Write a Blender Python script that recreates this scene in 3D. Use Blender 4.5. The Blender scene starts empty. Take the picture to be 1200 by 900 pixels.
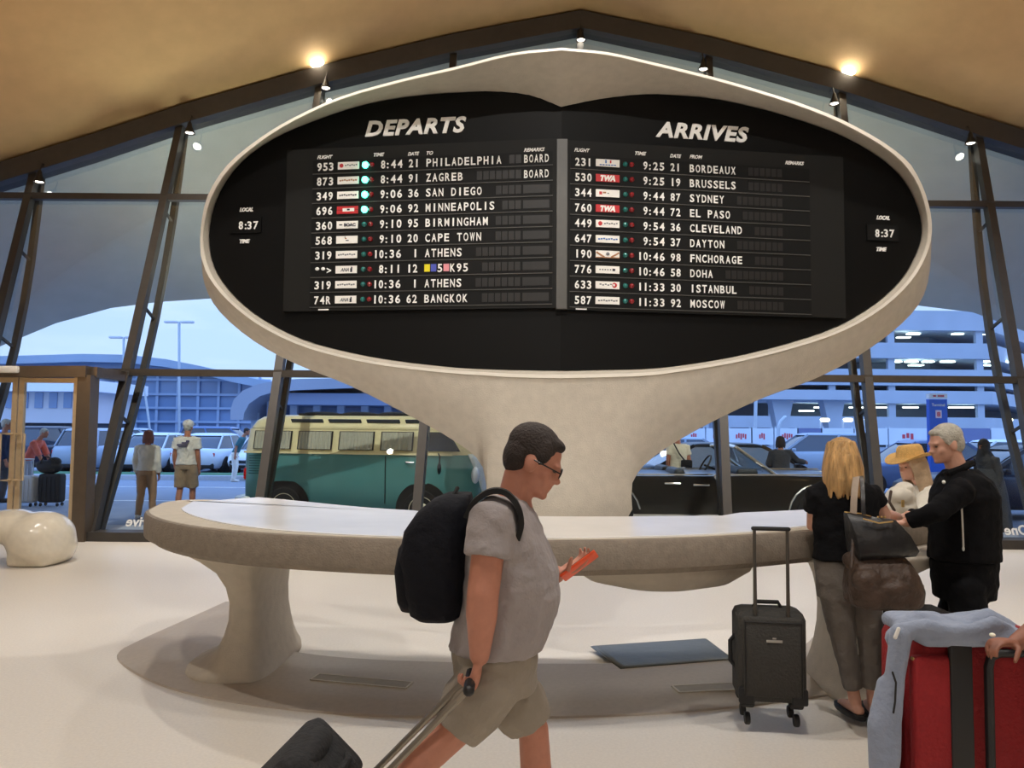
import bpy, bmesh, math, random
from math import sin, cos, pi, radians as R, sqrt, atan2
from mathutils import Vector as V, Matrix, Quaternion
random.seed(7)
SC = bpy.context.scene
COL = SC.collection
# ------------------------------------------------------------------ camera
CAMZ = 1.65; F = 900.0; PITCH = math.atan(53 / F); ROLL = R(0.5)
_f = V((0, cos(PITCH), sin(PITCH))); _r0 = V((1, 0, 0)); _u0 = V((0, -sin(PITCH), cos(PITCH)))
_r = cos(ROLL) * _r0 + sin(ROLL) * _u0; _u = -sin(ROLL) * _r0 + cos(ROLL) * _u0
CAMP = V((0, 0, CAMZ))
cd = bpy.data.cameras.new('camera'); cam = bpy.data.objects.new('camera', cd); COL.objects.link(cam)
cam.matrix_world = Matrix(((_r.x, _u.x, -_f.x, 0), (_r.y, _u.y, -_f.y, 0), (_r.z, _u.z, -_f.z, CAMZ), (0, 0, 0, 1)))
cd.sensor_width = 36; cd.lens = 27; cd.clip_start = 0.05; cd.clip_end = 600
SC.camera = cam
# ------------------------------------------------------------------ exposure, world
SC.view_settings.view_transform = 'Standard'; SC.view_settings.look = 'None'
SC.view_settings.exposure = 0.65; SC.view_settings.gamma = 1.0; SC.view_settings.use_curve_mapping = False
SC.cycles.max_bounces = 10; SC.cycles.transparent_max_bounces = 24; SC.cycles.diffuse_bounces = 5
SC.cycles.sample_clamp_indirect = 6.0; SC.cycles.use_denoising = True
W = bpy.data.worlds.new('sky'); SC.world = W; W.use_nodes = True
nt = W.node_tree; nt.nodes.clear()
tc = nt.nodes.new('ShaderNodeTexCoord'); sp = nt.nodes.new('ShaderNodeSeparateXYZ'); rp = nt.nodes.new('ShaderNodeValToRGB')
nz = nt.nodes.new('ShaderNodeTexNoise'); mxs = nt.nodes.new('ShaderNodeMixRGB'); bg = nt.nodes.new('ShaderNodeBackground'); wo = nt.nodes.new('ShaderNodeOutputWorld')
nt.links.new(tc.outputs['Generated'], sp.inputs[0]); nt.links.new(sp.outputs['Z'], rp.inputs[0])
e = rp.color_ramp.elements
e[0].position = 0.0; e[0].color = (0.31, 0.425, 0.64, 1)
e[1].position = 0.28; e[1].color = (0.32, 0.45, 0.74, 1)
x = e.new(0.5); x.color = (0.40, 0.64, 1.22, 1)
x = e.new(1.0); x.color = (0.42, 0.74, 1.58, 1)
mpn = nt.nodes.new('ShaderNodeMapping'); mpn.inputs['Scale'].default_value = (3, 3, 14)
nt.links.new(tc.outputs['Generated'], mpn.inputs[0]); nt.links.new(mpn.outputs[0], nz.inputs['Vector']); nz.inputs['Scale'].default_value = 2.0; nz.inputs['Detail'].default_value = 5
cr = nt.nodes.new('ShaderNodeValToRGB'); cr.color_ramp.elements[0].position = .5; cr.color_ramp.elements[1].position = .75
nt.links.new(nz.outputs['Fac'], cr.inputs[0])
ml = nt.nodes.new('ShaderNodeMath'); ml.operation = 'MULTIPLY'; ml.inputs[1].default_value = .5; nt.links.new(cr.outputs[0], ml.inputs[0])
nt.links.new(ml.outputs[0], mxs.inputs[0]); nt.links.new(rp.outputs[0], mxs.inputs[1]); mxs.inputs[2].default_value = (0.43, 0.53, 0.72, 1)
nt.links.new(mxs.outputs[0], bg.inputs[0]); bg.inputs[1].default_value = 1.28; nt.links.new(bg.outputs[0], wo.inputs[0])
# ------------------------------------------------------------------ hall lights and added fills
def light(name, kind, loc, target, power, color, **kw):
    l = bpy.data.lights.new(name, kind); o = bpy.data.objects.new(name, l); COL.objects.link(o)
    o.location = loc; o.rotation_euler = (V(target) - V(loc)).to_track_quat('-Z', 'Y').to_euler()
    l.energy = power; l.color = color
    for k, v in kw.items(): setattr(l, k, v)
    return o
WARM = (1.0, .88, .74); WHITE = (1.0, .95, .885)
for lx, lp in ((-4.0, 470), (0.6, 530), (5.0, 470)):
    light('vault_downlight', 'SPOT', (lx, 1.6, 10.4), (lx * .8, 3.2, 0), lp, WHITE, spot_size=R(105), spot_blend=.9, shadow_soft_size=.09)
    light('vault_downlight', 'SPOT', (lx * 1.05, 8.4, 9.4), (lx * .8, 6.4, 0), lp * .85, WHITE, spot_size=R(105), spot_blend=.9, shadow_soft_size=.09)
light('beam_spot_light', 'SPOT', (-3.45, 13.0, 8.1), (-1.0, 3.2, 0), 220, WHITE, spot_size=R(75), spot_blend=.8, shadow_soft_size=.10)
light('beam_spot_light', 'SPOT', (6.1, 13.0, 7.9), (1.6, 3.2, 0), 220, WHITE, spot_size=R(75), spot_blend=.8, shadow_soft_size=.10)
for lx in (-4.2, 5.2):
    light('window_fill', 'SPOT', (lx, 7.6, 8.8), (lx * 1.05, 14.3, .9), 1250, WHITE, spot_size=R(66), spot_blend=.8, shadow_soft_size=.06)  # added fill through the glass, brightens the van and people outside
light('sign_fill', 'SPOT', (0.35, -2.6, 7.4), (0.35, 5.5, 3.3), 760, WHITE, spot_size=R(41), spot_blend=.7, shadow_soft_size=.06)  # added front spot that lifts the board lettering and shell
light('vault_fill', 'AREA', (0, 1.2, 11.0), (0, 2.4, 0), 60, WHITE, shape='RECTANGLE', size=7.0, size_y=2.0)  # added overhead fill, standing in for the hall's skylight strips
light('front_fill', 'AREA', (0, -5.5, 4.6), (0, 6, 3.0), 60, WARM, shape='RECTANGLE', size=9.0, size_y=1.0)  # added fill from behind the camera, no fixture there
for sx in (-1, 1):
    light('vault_uplight', 'SPOT', (sx * 7.5, 6.5, 2.6), (sx * 4.0, 12.5, 9.0), 230, (1.0, .58, .23), spot_size=R(120), spot_blend=1.0, shadow_soft_size=.5)
    light('soffit_fill', 'SPOT', (sx * 5.2, 13.3, 3.3), (sx * 5.0, 15.2, 8.0), 330, (.98, 1.0, .80), spot_size=R(150), spot_blend=1.0, shadow_soft_size=.4)  # unseen lamps added outside to brighten the shell's underside
# ------------------------------------------------------------------ projection: a pixel of the 1200x900 frame to a place in the world
def ray(px, py):
    return (_f + _r * ((px - 600) / F) - _u * ((py - 450) / F))
def P(px, py, y):
    d = ray(px, py); return CAMP + d * (y / d.y)
def G(px, py, z=0.0):
    d = ray(px, py); return CAMP + d * ((z - CAMZ) / d.z)
def PL(px, py, p0, n):
    d = ray(px, py); return CAMP + d * ((V(p0) - CAMP).dot(n) / d.dot(n))
# ------------------------------------------------------------------ materials
def S(r, g, b):
    return tuple((c / 255 / 12.92 if c / 255 < .04045 else ((c / 255 + .055) / 1.055) ** 2.4) for c in (r, g, b))
_M = {}
def mat(name, col, rough=.6, metal=0.0, var=.06, scale=18, bump=0.0, bscale=None, emit=None, es=0.0, coat=0.0, spec=.5, sheen=0.0, wave=None, stretch=None):
    if name in _M: return _M[name]
    m = bpy.data.materials.new(name); m.use_nodes = True; t = m.node_tree; b = t.nodes['Principled BSDF']
    n = t.nodes.new('ShaderNodeTexNoise'); n.inputs['Scale'].default_value = scale; n.inputs['Detail'].default_value = 6
    c = t.nodes.new('ShaderNodeTexCoord'); t.links.new(c.outputs['Object'], n.inputs['Vector'])
    co = c.outputs['Object']
    if stretch:
        mp = t.nodes.new('ShaderNodeMapping'); mp.inputs['Scale'].default_value = stretch; t.links.new(co, mp.inputs[0]); co = mp.outputs[0]; t.links.new(co, n.inputs['Vector'])
    r = t.nodes.new('ShaderNodeValToRGB'); t.links.new(n.outputs['Fac'], r.inputs[0])
    r.color_ramp.elements[0].position = .3; r.color_ramp.elements[1].position = .7
    r.color_ramp.elements[0].color = (*[v * (1 - var) for v in col], 1); r.color_ramp.elements[1].color = (*[min(1, v * (1 + var)) for v in col], 1)
    t.links.new(r.outputs[0], b.inputs['Base Color'])
    b.inputs['Roughness'].default_value = rough; b.inputs['Metallic'].default_value = metal
    b.inputs['Specular IOR Level'].default_value = spec; b.inputs['Coat Weight'].default_value = coat
    b.inputs['Sheen Weight'].default_value = sheen
    if bump:
        n2 = t.nodes.new('ShaderNodeTexNoise'); n2.inputs['Scale'].default_value = bscale or scale * 3; n2.inputs['Detail'].default_value = 4
        t.links.new(co, n2.inputs['Vector'])
        bp = t.nodes.new('ShaderNodeBump'); bp.inputs['Strength'].default_value = bump; bp.inputs['Distance'].default_value = .02
        h = n2.outputs['Fac']
        if wave:
            w = t.nodes.new('ShaderNodeTexWave'); w.inputs['Scale'].default_value = wave[0]; w.inputs['Distortion'].default_value = wave[1]
            w.inputs['Detail'].default_value = 2; w.bands_direction = wave[2]; t.links.new(c.outputs['Object'], w.inputs['Vector']); h = w.outputs['Fac']
        t.links.new(h, bp.inputs['Height']); t.links.new(bp.outputs[0], b.inputs['Normal'])
    if emit: b.inputs['Emission Color'].default_value = (*emit, 1); b.inputs['Emission Strength'].default_value = es
    _M[name] = m; return m
def glass(name, tint, refl=.6, rough=0.0):
    m = bpy.data.materials.new(name); m.use_nodes = True; t = m.node_tree; t.nodes.clear()
    o = t.nodes.new('ShaderNodeOutputMaterial'); tr = t.nodes.new('ShaderNodeBsdfTransparent'); g = t.nodes.new('ShaderNodeBsdfGlossy')
    fr = t.nodes.new('ShaderNodeFresnel'); fr.inputs[0].default_value = 1.45; mu = t.nodes.new('ShaderNodeMath'); mu.operation = 'MULTIPLY'; mu.inputs[1].default_value = refl
    mx = t.nodes.new('ShaderNodeMixShader'); tr.inputs[0].default_value = (*tint, 1); g.inputs['Roughness'].default_value = rough
    t.links.new(fr.outputs[0], mu.inputs[0]); t.links.new(mu.outputs[0], mx.inputs[0]); t.links.new(tr.outputs[0], mx.inputs[1]); t.links.new(g.outputs[0], mx.inputs[2])
    t.links.new(mx.outputs[0], o.inputs[0]); return m
# ------------------------------------------------------------------ mesh building
class MB:
    def __init__(s): s.v = []; s.f = []; s.m = []; s.cur = 0
    def add(s, vs, fs):
        o = len(s.v); s.v += [V(p) for p in vs]
        for q in fs: s.f.append([o + i for i in q]); s.m.append(s.cur)
        return s
    def mi(s, i): s.cur = i; return s
    def box(s, c, d, rot=None):
        c = V(c); vs = []
        for z in (-1, 1):
            for y in (-1, 1):
                for x in (-1, 1):
                    p = V((x * d[0] / 2, y * d[1] / 2, z * d[2] / 2)); vs.append(c + (rot @ p if rot else p))
        return s.add(vs, [(0, 2, 3, 1), (4, 5, 7, 6), (0, 1, 5, 4), (2, 6, 7, 3), (0, 4, 6, 2), (1, 3, 7, 5)])
    def bar(s, p, q, w, h, up=(0, 0, 1)):
        p = V(p); q = V(q); d = (q - p).normalized(); up = V(up)
        a = d.cross(up)
        if a.length < 1e-4: a = d.cross(V((0, 1, 0)))
        a.normalize(); b = a.cross(d)
        vs = [e0 + a * (x * w / 2) + b * (y * h / 2) for e0 in (p, q) for x, y in ((-1, -1), (1, -1), (1, 1), (-1, 1))]
        return s.add(vs, [(0, 1, 2, 3), (7, 6, 5, 4), (0, 4, 5, 1), (1, 5, 6, 2), (2, 6, 7, 3), (3, 7, 4, 0)])
    def loft(s, rings, cap=True, closed=True, caps=(True, True)):
        n = len(rings[0]); vs = [p for r in rings for p in r]; fs = []
        for i in range(len(rings) - 1):
            for j in range(n if closed else n - 1):
                k = (j + 1) % n; fs.append((i * n + j, i * n + k, (i + 1) * n + k, (i + 1) * n + j))
        if cap and closed:
            if caps[0]: fs.append(tuple(range(n - 1, -1, -1)))
            if caps[1]: fs.append(tuple((len(rings) - 1) * n + j for j in range(n)))
        return s.add(vs, fs)
    def tube(s, pts, r, seg=10, ball=True):
        pts = [V(p) for p in pts]; n = len(pts); rs = r if isinstance(r, (list, tuple)) else [r] * n
        rings = []; a = None
        for i in range(n):
            d = (pts[min(i + 1, n - 1)] - pts[max(i - 1, 0)]).normalized()
            if a is None:
                a = d.cross(V((0, 0, 1)))
                if a.length < .1: a = d.cross(V((0, 1, 0)))
            a = (a - d * a.dot(d)).normalized(); b = d.cross(a)
            def ring(c, rr): return [c + (a * cos(2 * pi * k / seg) + b * sin(2 * pi * k / seg)) * rr for k in range(seg)]
            if i == 0 and ball:
                for t in (.05, .45, .8): rings.append(ring(pts[0] - d * rs[0] * cos(t * pi / 2), max(1e-4, rs[0] * sin(t * pi / 2))))
            rings.append(ring(pts[i], rs[i]))
            if i == n - 1 and ball:
                for t in (.8, .45, .05): rings.append(ring(pts[i] + d * rs[i] * cos(t * pi / 2), max(1e-4, rs[i] * sin(t * pi / 2))))
        return s.loft(rings)
    def ell(s, c, r, rot=None, nu=16, nv=9):
        c = V(c); r = r if isinstance(r, (list, tuple)) else (r, r, r); rings = []
        for i in range(nv + 1):
            th = -pi / 2 + pi * min(max(i / nv, .02), .98)
            rings.append([c + ((rot @ q) if rot else q) for q in (V((r[0] * cos(th) * cos(2 * pi * k / nu), r[1] * cos(th) * sin(2 * pi * k / nu), r[2] * sin(th))) for k in range(nu))])
        return s.loft(rings)
    def prism(s, poly, vec):
        vec = V(vec); return s.loft([[V(p) for p in poly], [V(p) + vec for p in poly]])
    def lathe(s, prof, c=(0, 0, 0), rot=None, seg=24):
        c = V(c); rings = []
        for r, z in prof:
            rings.append([c + ((rot @ q) if rot else q) for q in (V((r * cos(2 * pi * k / seg), r * sin(2 * pi * k / seg), z)) for k in range(seg))])
        return s.loft(rings)
    def rbox(s, c, d, r, rot=None, n=4, taper=1.0):
        c = V(c); hx, hy, hz = d[0] / 2, d[1] / 2, d[2] / 2; rings = []
        zs = [(-hz, r), (-hz + r * .3, r * .3), (-hz + r, 0), (hz - r, 0), (hz - r * .3, r * .3), (hz, r)]
        for z, ins in zs:
            k = 1 + (taper - 1) * (z + hz) / (2 * hz)
            rings.append([c + ((rot @ q) if rot else q) for q in rrect((hx - ins) * k, (hy - ins) * k, max(r * .9 - ins * .6, r * .2), n, z)])
        return s.loft(rings)
    def move(s, mtx):
        s.v = [mtx @ p for p in s.v]; return s
    def join(s, o): 
        k = len(s.v); s.v += o.v; s.f += [[k + i for i in q] for q in o.f]; s.m += o.m; return s
    def mesh(s, name, off=None):
        me = bpy.data.meshes.new(name); o = V(off) if off is not None else V((0, 0, 0))
        me.from_pydata([tuple(p - o) for p in s.v], [], s.f); me.polygons.foreach_set('material_index', s.m)
        bm = bmesh.new(); bm.from_mesh(me); bmesh.ops.recalc_face_normals(bm, faces=bm.faces); bm.to_mesh(me); bm.free()
        return me
    def build(s, name, mats, parent=None, off=None, smooth=35):
        return link(name, s.mesh(name, off), mats, parent, smooth)
def rrect(hx, hy, r, n, z=0.0):
    r = min(r, hx * .999, hy * .999); out = []
    for cx, cy, a0 in ((hx - r, hy - r, 0), (-hx + r, hy - r, 90), (-hx + r, -hy + r, 180), (hx - r, -hy + r, 270)):
        for k in range(n + 1):
            a = R(a0 + 90 * k / n); out.append(V((cx + r * cos(a), cy + r * sin(a), z)))
    return out
def link(name, me, mats, parent=None, smooth=35):
    if not isinstance(mats, (list, tuple)): mats = [mats]
    if len(me.materials): me.materials.clear()
    for m in mats: me.materials.append(m)
    if smooth:
        me.polygons.foreach_set('use_smooth', [True] * len(me.polygons))
        if smooth < 180: me.set_sharp_from_angle(angle=R(smooth))
    o = bpy.data.objects.new(name, me); COL.objects.link(o)
    if parent is not None: o.parent = parent
    return o
_TX = {}
def fuse(mb, voxel, it=3, fac=.5, off=None, name='body', wr=0.0, ws=.10):
    me = mb.mesh(name, off); ob = bpy.data.objects.new(name, me); COL.objects.link(ob)
    m = ob.modifiers.new('r', 'REMESH'); m.mode = 'VOXEL'; m.voxel_size = voxel
    if it:
        m = ob.modifiers.new('s', 'SMOOTH'); m.factor = fac; m.iterations = it
    if wr:
        if ws not in _TX: _TX[ws] = bpy.data.textures.new('folds', 'CLOUDS'); _TX[ws].noise_scale = ws; _TX[ws].noise_depth = 1
        m = ob.modifiers.new('d', 'DISPLACE'); m.texture = _TX[ws]; m.strength = wr; m.mid_level = .45
    dg = bpy.context.evaluated_depsgraph_get(); out = bpy.data.meshes.new_from_object(ob.evaluated_get(dg))
    bpy.data.objects.remove(ob); bpy.data.meshes.remove(me); out.name = name; return out
# ------------------------------------------------------------------ things
def tag(o, label=None, cat=None, group=None, kind=None):
    if label: o['label'] = label
    if cat: o['category'] = cat
    if group: o['group'] = group
    if kind: o['kind'] = kind
    return o
def thing(name, label, cat, loc=(0, 0, 0), rz=0.0, group=None):
    o = bpy.data.objects.new(name, None); COL.objects.link(o); o.location = loc; o.rotation_euler = (0, 0, rz); o.empty_display_size = .1
    return tag(o, label, cat, group)
def struct(o, label=None): o['kind'] = 'structure'; return tag(o, label)
def copy_tree(o, parent=None):
    c = o.copy(); COL.objects.link(c); c.parent = parent
    for ch in list(o.children): copy_tree(ch, c)
    return c
# lettering made of real, slightly raised letters; x runs along u, y along v
_FONT = {}
def glyphs(txt, size, shear=0.0, bold=0.0, space=1.0, align='LEFT', depth=.004):
    key = (txt, shear, bold, space, align)
    if key not in _FONT:
        c = bpy.data.curves.new('lettering', 'FONT'); c.body = txt; c.size = 1.0; c.shear = shear; c.offset = bold; c.space_character = space; c.align_x = align
        c.resolution_u = 3; c.extrude = .02
        o = bpy.data.objects.new('lettering', c); COL.objects.link(o); dg = bpy.context.evaluated_depsgraph_get()
        me = bpy.data.meshes.new_from_object(o.evaluated_get(dg)); bpy.data.objects.remove(o)
        _FONT[key] = ([v.co.copy() for v in me.vertices], [tuple(p.vertices) for p in me.polygons]); bpy.data.meshes.remove(me)
    return _FONT[key]
CAPH = .73
def write(mb, txt, o, u, v, h, shear=0.0, bold=0.0, space=1.0, align='LEFT', depth=.003, width=None):
    vs, fs = glyphs(txt, 1, shear, bold, space, align); k = h / CAPH; u = V(u); v = V(v); n = u.cross(v).normalized(); kx = k
    if width:
        w = max(p.x for p in vs) - min(p.x for p in vs); kx = width / w
    x0 = min(p.x for p in vs) if (align == 'LEFT') else 0.0
    mb.add([V(o) + u * ((p.x - x0) * kx) + v * (p.y * k) + n * (p.z / .02 * depth) for p in vs], fs)
def cells(mb, txt, o, u, v, h, pitch, bold=.015, cw=.66, depth=.003):
    k = h / CAPH
    for i, ch in enumerate(txt):
        if ch == ' ': continue
        vs, fs = glyphs(ch, 1, 0, bold, 1, 'LEFT'); u = V(u); v = V(v); n = u.cross(v).normalized()
        x0 = min(p.x for p in vs); x1 = max(p.x for p in vs); w = x1 - x0; kx = k
        if w * kx > pitch * .74: kx = pitch * .74 / w
        mb.add([V(o) + u * ((i + .5) * pitch + (p.x - (x0 + x1) / 2) * kx) + v * (p.y * k) + n * (p.z / .02 * depth) for p in vs], fs)
# ================================================================== the setting
m_floor = mat('cream_terrazzo', S(226, 219, 208), .42, var=.05, scale=60, bump=.02)
m_ceiling = mat('vault_plaster', S(203, 170, 122), .85, var=.05, scale=3, bump=.08, bscale=60)
m_wall = mat('hall_plaster', S(205, 190, 165), .85, var=.04, scale=3)
m_soffit = mat('shell_concrete', S(186, 190, 184), .9, var=.05, scale=2, bump=.05)
m_bronze = mat('dark_bronze', S(66, 62, 58), .5, metal=.3, var=.08, scale=8)
m_frame = mat('bronze_door_frame', S(98, 86, 74), .4, metal=.4, var=.06, scale=10)
m_asphalt = mat('road_asphalt', S(128, 136, 150), .75, var=.06, scale=2.5, bump=.05, bscale=90)
m_walk = mat('sidewalk_concrete', S(168, 170, 176), .8, var=.05, scale=4)
m_pane = glass('window_glass', (.955, .98, .98), .30)
fl = MB(); fl.box((0, 1.6, -.05), (22.6, 19.2, .1)); struct(fl.build('floor', m_floor, smooth=0), 'cream terrazzo floor of the curving terminal hall')
# leaning window wall: plane through the sill line, leaning out towards the top
Y0 = 11.2; LEAN = .40; WN = V((0, 1, -LEAN)).normalized(); WO = V((0, Y0, 0))
def Wp(px, py): return PL(px, py, WO, WN)
def WZ(x, z): return V((x, Y0 + LEAN * z, z))
BEAM = [(-190, 276), (0, 215), (110, 181), (215, 146), (375, 100), (532, 62), (680, 34), (830, 66), (985, 108), (1145, 160), (1345, 222)]
BW = [Wp(*p) for p in BEAM]
MULL = [((-190, 276), (-235, 620)), ((42, 200), (-62, 625)), ((212, 148), (107, 628)), ((375, 100), (300, 625)), ((532, 62), (486, 630)),
        ((680, 34), (672, 640)), ((830, 66), (853, 640)), ((985, 108), (1034, 640)), ((1145, 160), (1228, 645)), ((1345, 222), (1440, 650))]
MW = [(Wp(*a), Wp(*b)) for a, b in MULL]
def mull_at(i, z):
    a, b = MW[i]; t = (z - b.z) / (a.z - b.z); p = b + (a - b) * t; return WZ(p.x, z)
def beam_z(x):
    for a, b in zip(BW, BW[1:]):
        if a.x <= x <= b.x: return a.z + (b.z - a.z) * (x - a.x) / (b.x - a.x)
    return BW[0].z if x < BW[0].x else BW[-1].z
n = 0
for i, (a, b) in enumerate(MW):
    n += 1; mb = MB(); p = mull_at(i, 0.0); zt = beam_z(a.x) + .05; q = mull_at(i, zt)
    dY = V((0, 1, 0)); w = .10
    mb.bar(p, q, .13, .14, up=WN)                                        # inner flange
    o1, o2, o3 = p + WN * .17, p.lerp(q, .5) + WN * .52, q + WN * .17   # bowed outer flange
    prev = None
    for k in range(9):
        t = k / 8; c = p.lerp(q, t) + WN * (.17 + .36 * sin(pi * t))
        if prev is not None: mb.bar(prev, c, .10, .10, up=WN)
        if k % 2 == 0 and 0 < k < 8: mb.bar(p.lerp(q, t), c, .04, .04)
        prev = c
    struct(mb.build('trim_%d' % n, m_bronze, smooth=0), 'bronze window post')
LV = [.12, 2.50, 5.72]
for j, z in enumerate(LV):
    n += 1; mb = MB(); h = .24 if j == 0 else .11
    a, b = mull_at(0, z), mull_at(len(MW) - 1, z)
    if j == 0:
        mb.bar(WZ(a.x, .06), WZ(b.x, .06), .34, .14)
    else: mb.bar(a, b, .13, h, up=(0, 0, 1))
    struct(mb.build('trim_%d' % n, m_bronze, smooth=0), 'horizontal bronze window bar')
n += 1; mb = MB()
rings = []
for p in BW: rings.append([p + V((0, y, z)) for y, z in ((-.18, -.06), (.22, -.06), (.22, .36), (-.18, .30))])
mb.loft(rings); struct(mb.build('trim_%d' % n, m_bronze, smooth=0), 'dark beam along the top of the window wall')
wn = 0
for i in range(len(MW) - 1):
    for j in range(3):
        if i == 1 and j == 0: continue                        # the doors stand here
        z0 = LV[j]; z1 = LV[j + 1] if j < 2 else None
        xa = mull_at(i, z0).x; q = [mull_at(i, z0), mull_at(i + 1, z0)]
        if z1: q += [mull_at(i + 1, z1), mull_at(i, z1)]
        else:
            za, zb = beam_z(MW[i][0].x), beam_z(MW[i + 1][0].x); q += [mull_at(i + 1, zb), mull_at(i, za)]
            if zb < z0 + .05 or za < z0 + .05:
                if max(za, zb) < z0 + .05: continue
        wn += 1; mb = MB(); mb.prism([p + WN * .03 for p in q], WN * .012)
        struct(mb.build('window_%d' % wn, m_pane, smooth=0), 'tall leaning pane of the window wall')
# vaulted ceiling springing from the beam, side and rear walls of the hall
rings = []
for p in BW:
    x = p.x * 1.0
    rings.append([V((x * (1 + .012 * k), p.y + .1 - 1.15 * k, p.z + .26 + .34 * k - .012 * k * k + .02 * k * (11 - abs(p.x)) / 11)) for k in range(19)])
mb = MB(); mb.loft(rings, closed=False); lo = MB(); ob = mb.build('ceiling', m_ceiling, smooth=180); struct(ob, 'sweeping tan concrete vault of the ceiling')
sm = ob.modifiers.new('thickness', 'SOLIDIFY'); sm.thickness = .3; sm.offset = 1
for nm, x in (('wall_left', -11.25), ('wall_right', 11.25)):
    mb = MB(); mb.box((x, 1.6, 8), (.3, 19.4, 16)); struct(mb.build(nm, m_wall, smooth=0), 'plain plaster side wall of the hall')
mb = MB(); mb.box((0, -8.05, 8), (22.8, .3, 16)); struct(mb.build('wall_back', m_wall, smooth=0), 'plain plaster rear wall of the hall')
# the roof shell outside: soffit runs out from the beam to an arched lower edge
EDGE = [(-190, 490), (0, 406), (65, 379), (130, 361), (185, 354), (245, 350), (420, 340), (660, 333), (900, 340), (1075, 358), (1140, 366), (1200, 388), (1400, 470)]
def lerp_list(L, t):
    f = t * (len(L) - 1); i = min(int(f), len(L) - 2); return L[i].lerp(L[i + 1], f - i)
EW = []
for k in range(49):
    t = k / 48; f = t * (len(EDGE) - 1); i = min(int(f), len(EDGE) - 2); g = f - i
    EW.append(P(EDGE[i][0] + (EDGE[i + 1][0] - EDGE[i][0]) * g, EDGE[i][1] + (EDGE[i + 1][1] - EDGE[i][1]) * g, 19.0))
rings = []
for p in EW:
    xb = max(BW[0].x, min(BW[-1].x, p.x * .78)); top = WZ(xb, beam_z(xb)) + V((0, .3, .12)); ring = []
    for k in range(9):
        s = k / 8; q = top.lerp(p, s); q.z += .55 * sin(pi * s); ring.append(q)
    for k in range(8, -1, -1):
        s = k / 8; q = top.lerp(p, s); q.z += .55 * sin(pi * s) + .25 + .7 * (1 - s); q.y += .15; ring.append(q)
    rings.append(ring)
mb = MB(); mb.loft(rings); struct(mb.build('roof', m_soffit, smooth=50), 'grey concrete shell overhanging the glass outside')
# ground outside
mb = MB(); mb.box((0, 71.2, -.10), (300, 120, .1)); struct(mb.build('road', m_asphalt, smooth=0), 'blue grey asphalt road outside')
mb = MB(); mb.box((0, 11.95, -.02), (60, 1.5, .1)); struct(mb.build('sidewalk', m_walk, smooth=0), 'pale sidewalk strip outside the glass')
m_line = mat('road_paint', S(220, 224, 230), .7, var=.05)
for k, (y, w) in enumerate(((17.6, .10), (21.6, .1))):
    mb = MB(); mb.box((0, y, -.046), (70, w, .008)); struct(mb.build('road_marking', m_line, smooth=0))
m_grass = mat('verge_grass', S(70, 112, 78), .9, var=.25, scale=30, bump=.3)
m_curb = mat('curb_concrete', S(190, 192, 196), .8)
mb = MB(); mb.box((0, 24.5, .02), (120, .3, .16)); struct(mb.build('curb', m_curb, smooth=0), 'pale curb at the far side of the road')
mb = MB(); mb.box((0, 25.25, .03), (120, 1.3, .16)); tag(mb.build('grass', m_grass, smooth=0), 'narrow green grass verge along the parked cars', 'grass', kind='stuff')
# ================================================================== glazed door vestibule at the left
m_leaf = mat('champagne_metal', S(206, 184, 150), .35, metal=.35, var=.05)
m_white = mat('white_plastic', S(232, 232, 228), .5)
DY = 11.12
vt = thing('door_frame', 'dark bronze door frame with boxed header at the left end of the glass', 'door frame', (-6.6, DY, 0)); vt['kind'] = 'structure'; vt.name = 'door_1'
o = vt.location.copy()
mb = MB(); a = P(-160, 436, DY); b = P(107, 436, DY); mb.bar(a, b, .30, .16); c = P(148, 442, DY + 1.15); mb.bar(b, c, .16, .15); mb.build('door_header', m_frame, vt, o, 0)
mb = MB(); t = P(104, 440, DY); mb.bar(V((t.x, DY, 0)), t, .19, .24, up=(0, 1, 0)); mb.build('door_post', m_frame, vt, o, 0)
mb = MB(); t2 = P(-150, 440, DY); mb.bar(V((t2.x, DY, 0)), t2, .19, .24, up=(0, 1, 0)); mb.build('door_post', m_frame, vt, o, 0)
mb = MB(); mb.bar(V((t.x - .12, DY, .02)), V((t.x - 3.2, DY, .02)), .22, .06); mb.build('threshold', m_leaf, vt, o, 0)
mb = MB(); s = P(10, 433, DY - .16); mb.rbox(s, (.30, .08, .10), .02); mb.build('motion_sensor', m_white, vt, o)
xs = P(20, 520, DY).x; xr = t.x - .12; ztop = P(60, 441, DY).z - .01
def leaf(x0, x1, label, hinge):
    d = thing('glass_door', label, 'door', ((x0 + x1) / 2, DY, 0)); d.name = 'door_2'; d['kind'] = 'structure'; o = d.location.copy()
    w = .075
    mb = MB()
    mb.box((x0 + w / 2, DY, (ztop + .06) / 2), (w, .06, ztop - .06)); mb.box((x1 - w / 2, DY, (ztop + .06) / 2), (w, .06, ztop - .06))
    mb.box(((x0 + x1) / 2, DY, ztop - .05), (x1 - x0 - 2 * w, .06, .07)); mb.box(((x0 + x1) / 2, DY, .11), (x1 - x0 - 2 * w, .06, .14))
    mb.build('door_stile', m_leaf, d, o, 0)
    mb = MB(); mb.box(((x0 + x1) / 2, DY, (ztop + .1) / 2), (x1 - x0 - 2 * w + .01, .012, ztop - .2)); mb.build('door_glass', m_pane, d, o, 0)
    hx = (x0 + .16) if hinge == 'r' else (x1 - .16); hx0 = x0 + w / 2 if hinge == 'r' else x1 - w / 2
    mb = MB(); mb.tube([(hx0, DY - .05, 1.52), (hx0, DY - .11, 1.52), (hx, DY - .11, 1.52), (hx, DY - .11, .86), (hx0, DY - .11, .86), (hx0, DY - .05, .86)], .018, 8); mb.build('pull_handle', m_leaf, d, o)
leaf(xs + .01, xr, 'right glazed door leaf with pale metal stile and loop handle', 'r')
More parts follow.
